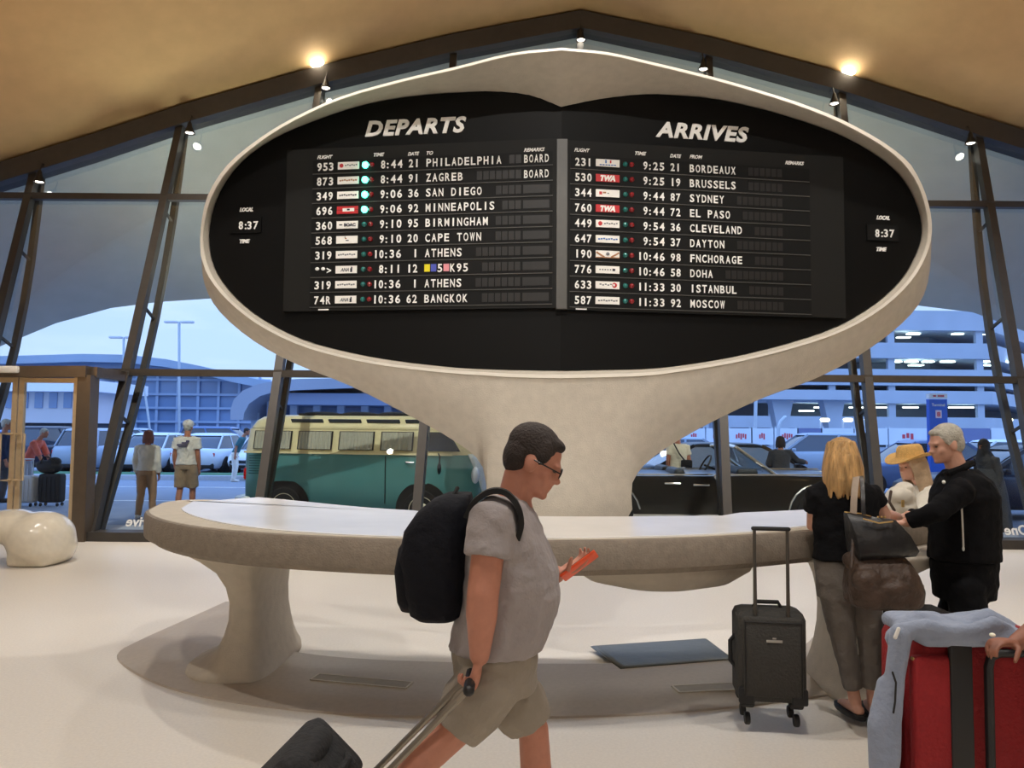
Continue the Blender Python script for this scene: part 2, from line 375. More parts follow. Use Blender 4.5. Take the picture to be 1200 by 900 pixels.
leaf(xs - (xr - xs), xs - .01, 'left glazed door leaf with pale metal stile and loop handle', 'l')
# address lettering on the low glass, reads correctly from the street
m_letter = mat('white_lettering', S(236, 236, 232), .5, var=.02)
def glass_text(txt, px, py, h, name, label):
    p = Wp(px, py) - WN * .01; mb = MB(); write(mb, txt, p, V((-1, 0, 0)), V((0, LEAN, 1)).normalized(), h, bold=.02, depth=.003)
    tag(mb.build(name, m_letter, smooth=0), label, 'lettering')
glass_text('Drive', 184, 617, .15, 'glass_lettering', 'white word Drive reading backwards low on the glass beside the doors')
glass_text('One', 1207, 627, .15, 'glass_lettering', 'white word One reading backwards low on the glass at the right')

# ================================================================== information desk: slab, two legs, neck and shell in one sculpture
m_desk = mat('desk_plaster', S(198, 189, 174), .75, var=.06, scale=14, bump=.25, bscale=120)
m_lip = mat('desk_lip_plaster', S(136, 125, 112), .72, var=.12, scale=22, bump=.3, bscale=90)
m_marble = mat('white_marble', S(240, 238, 236), .25, var=.05, scale=2.5)
m_foot = mat('desk_foot_terrazzo', S(182, 171, 158), .5, var=.05, scale=30)
TOPZ = 1.06; LIPZ = .875
XC = .345
FR = [(169, 598), (176, 606), (205, 614), (255, 621), (320, 626), (400, 630), (480, 633), (560, 634), (640, 634), (720, 633), (800, 631), (880, 627), (950, 622), (1010, 618), (1060, 613), (1095, 607), (1110, 600)]
BK = [(1100, 596), (1060, 598), (1000, 601), (940, 603), (840, 605), (735, 606), (660, 606), (580, 605), (480, 601), (400, 596), (320, 590), (260, 586), (215, 586), (185, 590)]
desk = thing('information_desk', 'sculpted pale plaster information desk with slab counter, two flared legs and tall oval sign shell', 'desk', (XC, 5.4, 0)); DO = desk.location.copy()
out = [G(x, y, TOPZ) for x, y in FR + BK]
def sub(L, m):
    o = []
    for i in range(len(L) - 1):
        for k in range(m):
            t = k / m; p0 = L[max(i - 1, 0)]; p1 = L[i]; p2 = L[i + 1]; p3 = L[min(i + 2, len(L) - 1)]
            o.append(.5 * ((2 * p1) + (-p0 + p2) * t + (2 * p0 - 5 * p1 + 4 * p2 - p3) * t * t + (-p0 + 3 * p1 - 3 * p2 + p3) * t ** 3))
    return o + [L[-1]]
out = sub(out[-1:] + out + out[:2], 3)[3:-3][:-3]
out = out[:len(out)]
cen = sum(out, V()) / len(out)
def inset(pts, k, z):
    r = []; nn = len(pts)
    for i, p in enumerate(pts):
        d = (pts[(i + 1) % nn] - pts[i - 1]).normalized(); nrm = V((d.y, -d.x, 0))
        if nrm.dot(p - cen) > 0: nrm = -nrm
        q = p + nrm * k; r.append(V((q.x, q.y, z)))
    return r
mb = MB()
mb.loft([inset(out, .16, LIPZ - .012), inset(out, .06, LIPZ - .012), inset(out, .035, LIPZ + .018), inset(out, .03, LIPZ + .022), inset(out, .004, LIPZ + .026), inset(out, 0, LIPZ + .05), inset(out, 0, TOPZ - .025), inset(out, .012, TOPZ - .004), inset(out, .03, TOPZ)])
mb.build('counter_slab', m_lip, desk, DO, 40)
def kx(p):
    t = max(0, min(1, (-.8 - p.x) / 1.7)); t2 = max(0, min(1, (p.x - 1.2) / 1.6)); return .05 + .19 * t * t * (3 - 2 * t) + .18 * t2 * t2 * (3 - 2 * t2)
def inset_v(z, e=0.0):
    r = []
    nn = len(out)
    for i, p in enumerate(out):
        d = (out[(i + 1) % nn] - out[i - 1]).normalized(); nrm = V((d.y, -d.x, 0))
        if nrm.dot(p - cen) > 0: nrm = -nrm
        q = p + nrm * (kx(p) + e); r.append(V((q.x, q.y, z)))
    return r
mb = MB(); mb.loft([inset(out, .03, TOPZ + .001), inset(out, .034, TOPZ + .004), inset_v(TOPZ + .004)]); mb.build('counter_top', m_desk, desk, DO, 30)
mb = MB(); mb.loft([inset_v(TOPZ), inset_v(TOPZ + .010), inset_v(TOPZ + .012, .01)]); mb.build('marble_inlay', m_marble, desk, DO, 0)
# keel bulging under the slab below the neck
mb = MB(); rings = []
for s, z in ((1.0, LIPZ), (.93, LIPZ - .09), (.72, LIPZ - .17), (.38, LIPZ - .215), (.05, LIPZ - .225)):
    rings.append([V((XC + .60 + .62 * s * cos(a), 4.95 + .42 * s * sin(a), z)) for a in [2 * pi * k / 32 for k in range(32)]])
mb.loft(rings); mb.build('keel', m_desk, desk, DO, 180)
def leg(sx, cx, cy, by=1.0):
    mb = MB(); rings = []                       # z, half width outward, half width inward, half depth
    prof = [(LIPZ + .02, .70, 1.10, .56), (LIPZ - .010, .68, .95, .56), (.855, .62, .46, .55), (.82, .53, .24, .56), (.76, .39, .165, .52), (.68, .255, .135, .47), (.58, .18, .12, .43), (.48, .15, .115, .41), (.36, .15, .12, .42), (.25, .18, .135, .455), (.16, .225, .15, .50), (.10, .29, .17, .53), (.07, .35, .185, .55), (.052, .40, .20, .55), (.040, .43, .205, .55), (.028, .45, .21, .545), (.0, .46, .215, .54)]
    for z, ao, ai, b in prof:
        r = []; sh = 0.0
        for k in range(48):
            t = 2 * pi * k / 48; inner = cos(t) * sx < 0
            a = ai if inner else ao; pw = .38 if inner else .9; rx = abs(cos(t)) ** pw * (1 if cos(t) > 0 else -1); ry = abs(sin(t)) ** .85 * (1 if sin(t) > 0 else -1)
            r.append(V((cx + a * rx, cy - sh + b * by * ry, z)))
        rings.append(r)
    mb.loft(rings); mb.build('leg', m_desk, desk, DO, 180)
leg(-1, -1.76, 5.50); leg(1, 2.20, 5.10, .72)
# ring shaped foot around the legs, thin, sloping to the floor
FO = [(264, 706), (215, 728), (160, 753), (137, 768), (152, 786), (200, 808), (280, 825), (400, 838), (520, 842), (640, 842), (760, 838), (860, 830), (950, 819), (1010, 808), (1060, 790), (1085, 770)]
FI = [(300, 716), (304, 728), (308, 740), (320, 752), (325, 758), (335, 765), (360, 771), (420, 777), (520, 781), (640, 783), (760, 782), (850, 777), (905, 770), (930, 764), (945, 758), (950, 752)]
fo = [G(*p, 0.0) for p in FO]; fi = [G(*p, 0.0) for p in FI]
fo = sub(fo, 4); fi = sub(fi, 4)
mb = MB(); rings = []
for a, b in zip(fo, fi):
    u = (b - a).normalized(); w = min((b - a).length * .3, .20)
    rings.append([a, a + u * .008 + V((0, 0, .010)), a + u * w + V((0, 0, .030)), a + u * (w + .02) + V((0, 0, .034)), b - u * .01 + V((0, 0, .034)), b])
mb.loft(rings); mb.build('foot_ring', m_foot, desk, DO, 25)
# sign shell: rings panel edge -> rim -> outer silhouette -> back
def pd(x): return 5.45 + .14 * abs(x - XC)
def panel_pt(px, py, off=0.0):
    side = -1 if px < 657 else 1
    n = V((.14 * side, -1, 0)).normalized()      # faces the viewer; the fold at the crease is nearest
    return PL(px, py, V((XC, 5.45 - off, 0)), n)
RB = [((658, 60), (658, 128), (658, 57)), ((600, 66), (620, 113), (600, 63)), ((535, 82), (570, 108), (535, 79)), ((470, 97), (500, 111), (470, 94)), ((400, 117), (430, 122), (400, 114)),
      ((345, 142), (365, 143), (344, 139)), ((305, 167), (320, 163), (303, 164)), ((270, 197), (283, 190), (267, 194)), ((248, 232), (258, 225), (244, 230)), ((239, 270), (246, 265), (236, 268)),
      ((241, 300), (247, 297), (236, 300)), ((250, 325), (256, 322), (240, 334)), ((272, 352), (278, 350), (258, 366)), ((305, 378), (310, 375), (298, 400)), ((350, 401), (354, 397), (348, 427)),
      ((400, 416), (403, 411), (410, 452)), ((460, 427), (462, 422), (476, 485)), ((530, 434), (531, 430), (536, 519)), ((565, 436), (566, 432), (566, 548)), ((600, 438), (600, 433), (580, 609)),
      ((657, 439), (657, 434), (657, 612)), ((714, 438), (714, 433), (734, 609)), ((750, 437), (750, 432), (741, 566)), ((790, 433), (789, 429), (765, 536)), ((860, 422), (858, 418), (820, 502)),
      ((930, 405), (927, 401), (890, 468)), ((985, 386), (981, 382), (950, 446)), ((1030, 360), (1025, 356), (1003, 419)), ((1062, 330), (1056, 327), (1056, 380)), ((1080, 300), (1073, 298), (1083, 345)),
      ((1087, 272), (1080, 272), (1091, 300)), ((1083, 240), (1075, 243), (1089, 262)), ((1070, 208), (1060, 213), (1074, 206)), ((1045, 180), (1034, 187), (1048, 177)), ((1000, 152), (990, 161), (1002, 149)),
      ((950, 130), (940, 142), (952, 127)), ((890, 110), (880, 125), (891, 107)), ((830, 93), (820, 114), (831, 90)), ((760, 76), (760, 112), (761, 73)), ((710, 65), (705, 118), (711, 62))]
def cub(L, m):
    n2 = len(L); o = []
    for i in range(n2):
        for k in range(m):
            t = k / m; q = []
            for c in range(3):
                w = []
                for d in range(2):
                    p0, p1, p2, p3 = (L[(i + s) % n2][c][d] for s in (-1, 0, 1, 2))
                    if i == 0: p0 = 2 * p1 - p2
                    if i == n2 - 1: p3 = 2 * p2 - p1
                    w.append(.5 * ((2 * p1) + (-p0 + p2) * t + (2 * p0 - 5 * p1 + 4 * p2 - p3) * t * t + (-p0 + 3 * p1 - 3 * p2 + p3) * t ** 3))
                q.append(tuple(w))
            o.append(tuple(q))
    return o
RS = cub(RB, 3); rg = [[] for _ in range(9)]
for r_, b_, o_ in RS:
    hood = .05 + .42 * max(0, min(1, (270 - r_[1]) / 210)) ** 1.2
    rim_in = panel_pt(*r_, hood); x = rim_in.x
    ctr = 657; 
    rg[0].append(panel_pt(*b_, -.02))
    rg[1].append(panel_pt(*(b_[0] + (r_[0] - b_[0]) * .5, b_[1] + (r_[1] - b_[1]) * .5), hood * .45))
    dx, dy = o_[0] - r_[0], o_[1] - r_[1]; L = max(1e-3, sqrt(dx * dx + dy * dy)); cx, cy = r_[0] - 657, r_[1] - 280; cl = sqrt(cx * cx + cy * cy)
    thin = 4.2; sg_ = max(-1, min(1, (290 - r_[1]) / 110)); ro = (r_[0] + cx / cl * thin, r_[1] + cy / cl * thin) if L > 6 else o_
    rg[2].append(panel_pt(*r_, hood)); rg[3].append(panel_pt(*ro, hood - .05 * sg_))
    low = max(0.0, min(1.0, (o_[1] - 330) / 260))
    dO = P(*o_, 5.45).x; yb = pd(dO) + .30 - .28 * low
    mid = (ro[0] + (o_[0] - ro[0]) * .55, ro[1] + (o_[1] - ro[1]) * .55); mx = P(*mid, 5.45).x
    y3 = panel_pt(*ro, hood - .05 * sg_).y
    q1 = (ro[0] + (o_[0] - ro[0]) * .25, ro[1] + (o_[1] - ro[1]) * .25)
    rg[4].append(P(*q1, y3 + (yb - y3) * .10)); rg[5].append(P(*mid, y3 + (yb - y3) * .38)); 
    neck = abs(o_[0] - 657) / 80.0
    if o_[1] > 560: yb = 5.34 + .18 * min(1, neck) ** 2
    ob_ = P(*o_, yb); rg[6].append(ob_)
    k1 = V((XC + (ob_.x - XC) * .93, ob_.y + .32, ob_.z + (2.9 - ob_.z) * (.06 if o_[1] < 560 else 0))); rg[7].append(k1)
    k2 = V((XC + (ob_.x - XC) * .72, ob_.y + .50, ob_.z + (2.9 - ob_.z) * (.25 if o_[1] < 560 else 0))); rg[8].append(k2)
mb = MB(); mb.loft(rg[:3], cap=False); mb.loft(rg[3:], caps=(False, True)); mb.build('sign_shell', m_desk, desk, DO, 50)
mb = MB(); mb.loft([rg[2], [p + V((0, -.012, 0)) for p in rg[2]], [p + V((0, -.012, 0)) for p in rg[3]], rg[3]], cap=False); mb.build('shell_rim', mat('lit_rim_plaster', S(228, 220, 206), .6, var=.03), desk, DO, 40)['label'] = 'smooth rim with its edge light painted in'  # lit edge of the rim put into a lighter plaster colour

# vents in the foot ring, soft mat on the floor
m_vent = mat('vent_metal', S(200, 190, 170), .5, metal=.5); m_vent_d = mat('vent_slot', S(150, 140, 122), .6)
def vent(cs, label):
    q = [G(x, y, .036) for x, y in cs]; c = sum(q, V()) / 4; t = thing('floor_vent', label, 'vent', (c.x, c.y, .035), group=None); o = t.location.copy()
    u = (q[1] - q[0]).normalized(); L = (q[1] - q[0]).length; v = V((-u.y, u.x, 0)); wd = abs((q[3] - q[0]).dot(v)); mb = MB()
    a = q[0].lerp(q[3], .5); b = q[1].lerp(q[2], .5)
    for s in (-1, 1): mb.bar(a + v * s * wd / 2, b + v * s * wd / 2, .012, .012)
    mb.bar(a - v * wd / 2, a + v * wd / 2, .012, .012); mb.bar(b - v * wd / 2, b + v * wd / 2, .012, .012); mb.build('vent_frame', m_vent, t, o, 0)
    mb = MB(); mb.bar(a + V((0, 0, .002)), b + V((0, 0, .002)), wd - .01, .004)
    mb.build('vent_grille', m_vent_d, t, o, 0)
vent([(372, 790), (485, 800), (474, 807), (366, 797)], 'long slot vent in the desk foot left of the walking man')
vent([(790, 804), (862, 800), (864, 809), (794, 812)], 'long slot vent in the desk foot beside the grey carry-on')
m_mat = mat('dark_rubber_mat', S(88, 92, 90), .38, var=.06, scale=6, bump=.1)
q = [G(x, y, .04) for x, y in ((692, 757), (828, 748), (860, 772), (727, 783))]
mb = MB(); c = sum(q, V()) / 4
def shr(k, z): return [V((c.x + (p.x - c.x) * k, c.y + (p.y - c.y) * k, z)) for p in sub(q + [q[0]], 1)[:4]]
mb.loft([shr(1.0, .034), shr(1.0, .037), shr(.96, .044), shr(.90, .046)]); tag(mb.build('floor_mat', m_mat, smooth=60), 'dark grey cushioned floor mat lying under the desk opening', 'mat')

# ================================================================== the flip boards
m_black = mat('black_panel', S(8, 8, 8), .5, var=.05, scale=4, spec=.2)
m_board = mat('board_charcoal', S(30, 30, 29), .55, var=.05, scale=5, spec=.2)
m_row = mat('row_charcoal', S(20, 20, 20), .55, var=.06, scale=10, spec=.2)
m_flap = mat('blank_flap', S(29, 28, 27), .45, var=.1, scale=30)
m_edge = mat('grey_edge', S(84, 83, 80), .45)
m_txt = mat('white_flap_lettering', S(252, 251, 247), .5, var=.01)
m_teal = mat('unlit_green_lens', S(30, 110, 105), .2, spec=.8); m_red = mat('unlit_red_lens', S(140, 28, 34), .2, spec=.8)
m_led = mat('lit_green_lens', S(120, 255, 215), .3, emit=(.06, 1.0, .62), es=7.0)
m_plaque = mat('white_plaque', S(248, 246, 240), .5, var=.02)
m_pred = mat('red_plaque', S(200, 44, 50), .5); m_pgrey = mat('grey_print', S(120, 122, 126), .6); m_pblue = mat('blue_print', S(60, 110, 180), .6)
m_pbrown = mat('brown_print', S(170, 120, 80), .6); m_pdark = mat('dark_print', S(40, 44, 60), .6); m_yellow = mat('yellow_flap', S(236, 220, 30), .5); m_bluef = mat('blue_flap', S(80, 90, 190), .5); m_pink = mat('pink_flap', S(232, 150, 160), .5)
PM = [m_plaque, m_pred, m_pgrey, m_pblue, m_pbrown, m_pdark]
# black backing plate, folded along the crease
bk = []
for r_, b_, o_ in RS: bk.append((b_[0], b_[1]))
front = [panel_pt(x, y, 0.0) for x, y in bk]
mb = MB(); cb = [panel_pt(657, 430 - (430 - 130) * k / 12, 0.0) for k in range(13)]
N = len(front); half = N // 2
back = [p + V((0, .03, 0)) for p in front]; mb.v = []
ctr_pts = []
mb2 = MB()
for i in range(N):
    a, b2 = front[i], front[(i + 1) % N]
    za, zb = V((XC, 5.45, a.z)), V((XC, 5.45, b2.z))
    if (a - b2).length > 1e-5: mb2.add([a, b2, zb, za], [(0, 1, 2, 3)])
    mb2.add([a, b2, back[(i + 1) % N], back[i]], [(0, 1, 2, 3)])
pl = mb2.build('sign_backing_panel', m_black, desk, DO, 0); pl['label'] = 'black folded backing panel'
def plane_axes(side):
    u = V((1, .14 * side, 0)).normalized(); v = V((0, 0, 1)); return u, v
def onp(side, px, py, off):
    n = V((.14 * side, -1, 0)).normalized(); return PL(px, py, V((XC, 5.45, 0)) + n * off, n)
PXM = 900 / 5.55
def hm(h, side, px, py): return h * onp(side, px, py, .05).y / 900
m_head = m_txt
def header(txt, side, px, py, h, wpx, name, label):
    u, v = plane_axes(side); mb = MB(); write(mb, txt, onp(side, px, py, .004), u, v, hm(h, side, px, py), shear=.24, bold=.036, space=1.10, depth=.006, width=hm(wpx, side, px, py))
    ob = mb.build(name, m_head, pl, DO, 0); ob['label'] = label; return ob
header('DEPARTS', -1, 428, 159.5, 18.5, 124, 'heading_lettering', 'large white slanted word DEPARTS above the departures board')
header('ARRIVES', 1, 768, 159.5, 18.5, 119, 'heading_lettering', 'large white slanted word ARRIVES above the arrivals board')
rowsL = [('953', 'heart', ' 8:44', '21', 'PHILADELPHIA', 'BOARD', 1), ('873', 'lineR', ' 8:44', '91', 'ZAGREB', 'BOARD', 1), ('349', 'lineK', ' 9:06', '36', 'SAN DIEGO', '', 1), ('696', 'redbar', ' 9:06', '92', 'MINNEAPOLIS', '', 1),
         ('360', 'BOAC', ' 9:10', '95', 'BIRMINGHAM', '', 0), ('568', 'curl', ' 9:10', '20', 'CAPE TOWN', '', 0), ('319', 'lineG', '10:36', ' 1', 'ATHENS', '', 0), ('**>', 'ANA', ' 8:11', '12', '##5#K95', '', 0),
         ('319', 'lineG', '10:36', ' 1', 'ATHENS', '', 0), ('74R', 'ANA', '10:36', '62', 'BANGKOK', '', 0)]
rowsR = [('231', 'air', ' 9:25', '21', 'BORDEAUX', '', 0), ('530', 'TWA', ' 9:25', '19', 'BRUSSELS', '', 0), ('344', 'lineR2', ' 9:44', '87', 'SYDNEY', '', 0), ('760', 'TWA', ' 9:44', '72', 'EL PASO', '', 0),
         ('449', 'heart', ' 9:54', '36', 'CLEVELAND', '', 0), ('647', 'lineB', ' 9:54', '37', 'DAYTON', '', 0), ('190', 'brown', '10:46', '98', 'FNCHORAGE', '', 0), ('776', 'lineQ', '10:46', '58', 'DOHA', '', 0),
         ('633', 'turk', '11:33', '30', 'ISTANBUL', '', 0), ('587', 'lineG2', '11:33', '92', 'MOSCOW', '', 0)]
def board(side, name, label, corners, rows, fx, hdr, y0, x0y, step):
    u, v = plane_axes(side); nrm = u.cross(v); 
    tl, tr, br, bl = [onp(side, *c, 0.0) for c in corners]
    base = (bl + br) / 2; t = thing(name, label, 'flight board', base); o = t.location.copy()
    zt = (tl.z + tr.z) / 2; zb = (bl.z + br.z) / 2; TH = .035
    def pt(w, z, off): q = tl + u * w; return V((q.x, q.y, z)) + nrm * off
    Wd = (tr - tl).dot(u)
    mb = MB(); mb.loft([[pt(0, zb, -.0), pt(Wd, zb, -.0), pt(Wd, zt, -.0), pt(0, zt, -.0)], [pt(0, zb, TH), pt(Wd, zb, TH), pt(Wd, zt, TH), pt(0, zt, TH)]]); mb.build('board_case', m_board, t, o, 0)
    for txt, px, py, w in hdr:
        mb = MB(); write(mb, txt, onp(side, px, py - 1.6, TH), u, v, hm(4.2, side, px, py), shear=.3, bold=.03, depth=.004, width=hm(w, side, px, py)); mb.build('column_heading', m_txt, t, o, 0)
    lx = fx['flight']; pz = onp(side, lx, corners[3][1] - 1, TH)
    mb = MB(); mb.bar(pz + u * .01, pz + u * .09, .006, .010); mb.build('underline_mark', m_txt, t, o, 0)
    ux = lambda px: (onp(side, px, y0, TH) - tl).dot(u)
    zrow0 = onp(side, x0y, y0, TH).z; zrow1 = onp(side, x0y, y0 + step * 9, TH).z; dz = (zrow0 - zrow1) / 9
    k = onp(side, x0y, y0, TH).y / 900
    for i, (fl_, pq, tm, dt, ds, rm, lit) in enumerate(rows):
        zc = zrow0 - dz * i; H = 9.6 * k; zt_ = zc - H / 2
        mb = MB(); a, b2 = ux(fx['flight']) - .03, ux(fx['end'])
        mb.mi(0); mb.loft([[pt(a, zc - dz * .44, TH), pt(b2, zc - dz * .44, TH), pt(b2, zc + dz * .42, TH), pt(a, zc + dz * .42, TH)], [pt(a, zc - dz * .44, TH + .004), pt(b2, zc - dz * .44, TH + .004), pt(b2, zc + dz * .42, TH + .004), pt(a, zc + dz * .42, TH + .004)]])
        mb.mi(2); mb.bar(pt(a, zc - dz * .48, TH + .004), pt(b2, zc - dz * .48, TH + .004), .006, .005)
        mb.mi(1); p = 7.55 * k; d0 = ux(fx['dest'])
        for c in range(len(ds) + (1 if len(ds) > 9 else 2), 16):
            if d0 + (c + 1) * p < ux(fx['end']) - (.22 if side < 0 else .1): 
                q0, q1 = d0 + c * p + .004, d0 + (c + 1) * p - .004
                mb.loft([[pt(x, z, TH + .004) for x, z in ((q0, zc - H * .52), (q1, zc - H * .52), (q1, zc + H * .52), (q0, zc + H * .52))], [pt(x, z, TH + .006) for x, z in ((q0, zc - H * .52), (q1, zc - H * .52), (q1, zc + H * .52), (q0, zc + H * .52))]])
        if not rm and side < 0:
            q0, q1 = ux(fx['rem']), ux(fx['rem']) + 30 * k
            mb.loft([[pt(x, z, TH + .004) for x, z in ((q0, zc - H * .5), (q1, zc - H * .5), (q1, zc + H * .5), (q0, zc + H * .5))], [pt(x, z, TH + .006) for x, z in ((q0, zc - H * .5), (q1, zc - H * .5), (q1, zc + H * .5), (q0, zc + H * .5))]])
        row = mb.build('flight_row', [m_row, m_flap, m_edge], t, o, 0)
        tx = MB(); f = TH + .006
        if fl_ == '**>':
            for c in (0, 1): tx.ell(pt(ux(fx['flight']) + (c + .5) * 7.3 * k, zc + .01, f), (.016, .006, .013), nu=10, nv=6)
            cells(tx, '>', pt(ux(fx['flight']) + 2 * 7.3 * k, zt_, f), u, v, H * .9, 7.3 * k)
        else: cells(tx, fl_, pt(ux(fx['flight']), zt_, f), u, v, H, 7.3 * k, bold=.02)
        tx.build('flight_number', m_txt, row, o, 0); tx = MB()
        tt = tm.strip(); x = ux(fx['tend']); hh, mm = tt.split(':')
        cells(tx, mm, pt(x - 2 * 8.0 * k, zt_, f), u, v, H, 8.0 * k, bold=.02); cells(tx, ':', pt(x - 2 * 8.0 * k - 5.5 * k, zt_, f), u, v, H, 5 * k, bold=.02)
        cells(tx, hh, pt(x - 2 * 8.0 * k - 5.2 * k - len(hh) * 6.8 * k, zt_, f), u, v, H, 6.8 * k, bold=.02)
        tx.build('time_digits', m_txt, row, o, 0); tx = MB()
        cells(tx, dt, pt(ux(fx['date']), zt_, f), u, v, H, 7.0 * k, bold=.02)
        tx.build('date_digits', m_txt, row, o, 0); tx = MB()
        for c, ch in enumerate(ds):
            if ch == '#':
                tx.mi({0: 1, 1: 2, 3: 3}[c]); q = pt(d0 + (c + .5) * p, zc, f + .001); tx.bar(q - v * H * .45, q + v * H * .45, 6.6 * k, .004, up=nrm); tx.mi(0)
            else: cells(tx, ch, pt(d0 + c * p, zt_, f), u, v, H, p, bold=.018)
        tx.build('city_lettering', [m_txt, m_yellow, m_bluef, m_pink], row, o, 0); tx = MB()
        if rm: cells(tx, rm, pt(ux(fx['rem']), zt_, f), u, v, H * .98, 6.0 * k, bold=.018)
        if rm: tx.build('remark_lettering', m_txt, row, o, 0)
        # airline plaque with its marks
        q = MB(); px0, pw, ph = ux(fx['plaque']), fx['pw'] * k, 8.8 * k
        def blk(x, z, w, h, m, off=.0): q.mi(m); c = pt(px0 + x * pw, zc + z * ph, f + .004 + off); q.bar(c - u * w * pw / 2, c + u * w * pw / 2, h * ph, .004, up=nrm)
        base_m = {'TWA': 1, 'redbar': 1, 'brown': 0}.get(pq, 0); q.mi(base_m); c = pt(px0 + pw / 2, zc, f); q.bar(c - u * pw / 2, c + u * pw / 2, ph, .010, up=nrm)
        # bar() builds height along cross(dir, up): ph is the vertical size, .010 the thickness
        def word(s, x, z, w, h, m, shear=0.0, bold=.03): q.mi(m); write(q, s, pt(px0 + x * pw, zc + z * ph, f + .006), u, v, h * ph, shear=shear, bold=bold, depth=.002, width=w * pw)
        if pq == 'TWA': word('TWA', .18, -.36, .64, .72, 0, .25, .07)
        elif pq == 'BOAC': word('BOAC', .36, -.22, .54, .42, 5, 0, .04); blk(.2, 0, .14, .16, 5)
        elif pq == 'ANA': word('ANA', .24, -.24, .40, .46, 2, .3, .03); blk(.76, .0, .06, .7, 5); blk(.72, -.1, .05, .5, 5)
        elif pq == 'heart': q.mi(1); q.ell(pt(px0 + .18 * pw, zc, f + .006), (.016, .004, .016), nu=10, nv=6); [blk(.38 + .1 * j, .08 * (j % 2), .07, .18, 2) for j in range(6)]
        elif pq == 'redbar': blk(.55, 0, .55, .45, 0); blk(.5, 0, 1.0, .10, 5, -.001); blk(.55, .02, .12, .2, 5, .002)
        elif pq == 'curl': blk(.45, .15, .08, .16, 4); blk(.52, -.12, .14, .12, 5); blk(.42, .3, .04, .2, 2)
        elif pq == 'air': [blk(.2 + .12 * j, -.28, .09, .14, 3) for j in range(6)]; blk(.42, .18, .06, .45, 3); blk(.62, .18, .06, .4, 1)
        elif pq == 'brown':
            for s in (-1, 1): q.mi(4); q.bar(pt(px0 + (.5 + s * .48) * pw, zc + ph * .25, f + .006), pt(px0 + (.5 + s * .14) * pw, zc - ph * .4, f + .006), ph * .22, .003, up=nrm)
            blk(.5, -.44, 1.0, .12, 4); q.mi(2); q.ell(pt(px0 + .5 * pw, zc + .003, f + .006), (.014, .004, .012), nu=10, nv=6)
        elif pq == 'turk': q.mi(1); q.ell(pt(px0 + .78 * pw, zc, f + .005), (.019, .004, .019), nu=12, nv=6); [blk(.2 + .11 * j, .10 * (1 - j % 2), .08, .16, 2) for j in range(5)]; q.mi(0); q.ell(pt(px0 + .76 * pw, zc, f + .009), (.009, .003, .009), nu=10, nv=6)
        elif pq == 'lineQ': [blk(.18 + .11 * j, 0, .06, .18, 2) for j in range(5)]; blk(.76, 0, .12, .32, 5)
        elif pq == 'lineR2': blk(.2, 0, .12, .4, 1); blk(.36, .08, .14, .22, 4); blk(.52, .0, .08, .12, 2)
        else:
            m_ = {'lineR': 4, 'lineK': 5, 'lineG': 2, 'lineB': 3, 'lineG2': 2}[pq]; [blk(.14 + .105 * j, .04 * ((j * 7) % 3 - 1), .08, .20, m_) for j in range(8)]
        q.build('airline_plaque', PM, row, o, 0)
        for c, px in enumerate((fx['l1'], fx['l2'])):
            lm = MB(); on = lit and c == 0; lm.ell(pt(ux(px), zc, f), ((.025,) * 3 if on else (.019,) * 3), nu=12, nv=8)
            lo_ = lm.build('green_signal_lamp' if c == 0 else 'red_signal_lamp', m_led if on else (m_teal if c == 0 else m_red), row, o, 180)
            if on: lo_['label'] = 'glowing green lamp'
    return t
board(-1, 'departures_board', 'charcoal split-flap departures board under the word DEPARTS', [(339, 176), (653, 166), (653, 363), (333, 364)], rowsL,
      dict(flight=371.5, plaque=396.5, pw=26, l1=428.5, l2=436, tend=473, date=478.5, dest=499, rem=613.5, end=648),
      [('FLIGHT', 372, 188, 19), ('TIME', 438, 185, 13), ('DATE', 478, 184, 14), ('TO', 500, 183, 8), ('REMARKS', 614, 179.5, 25)], 195.5, 383, 17.35)
board(1, 'arrivals_board', 'charcoal split-flap arrivals board under the word ARRIVES', [(664, 167), (985, 185), (985, 374), (664, 363)], rowsR,
      dict(flight=673, plaque=698, pw=29, l1=732.5, l2=740, tend=779, date=784.5, dest=807, rem=920, end=948),
      [('FLIGHT', 673, 179, 19), ('TIME', 744, 183, 14), ('DATE', 785, 186, 14), ('FROM', 808, 187, 16), ('REMARKS', 920, 194, 24)], 190.0, 684, 17.95)
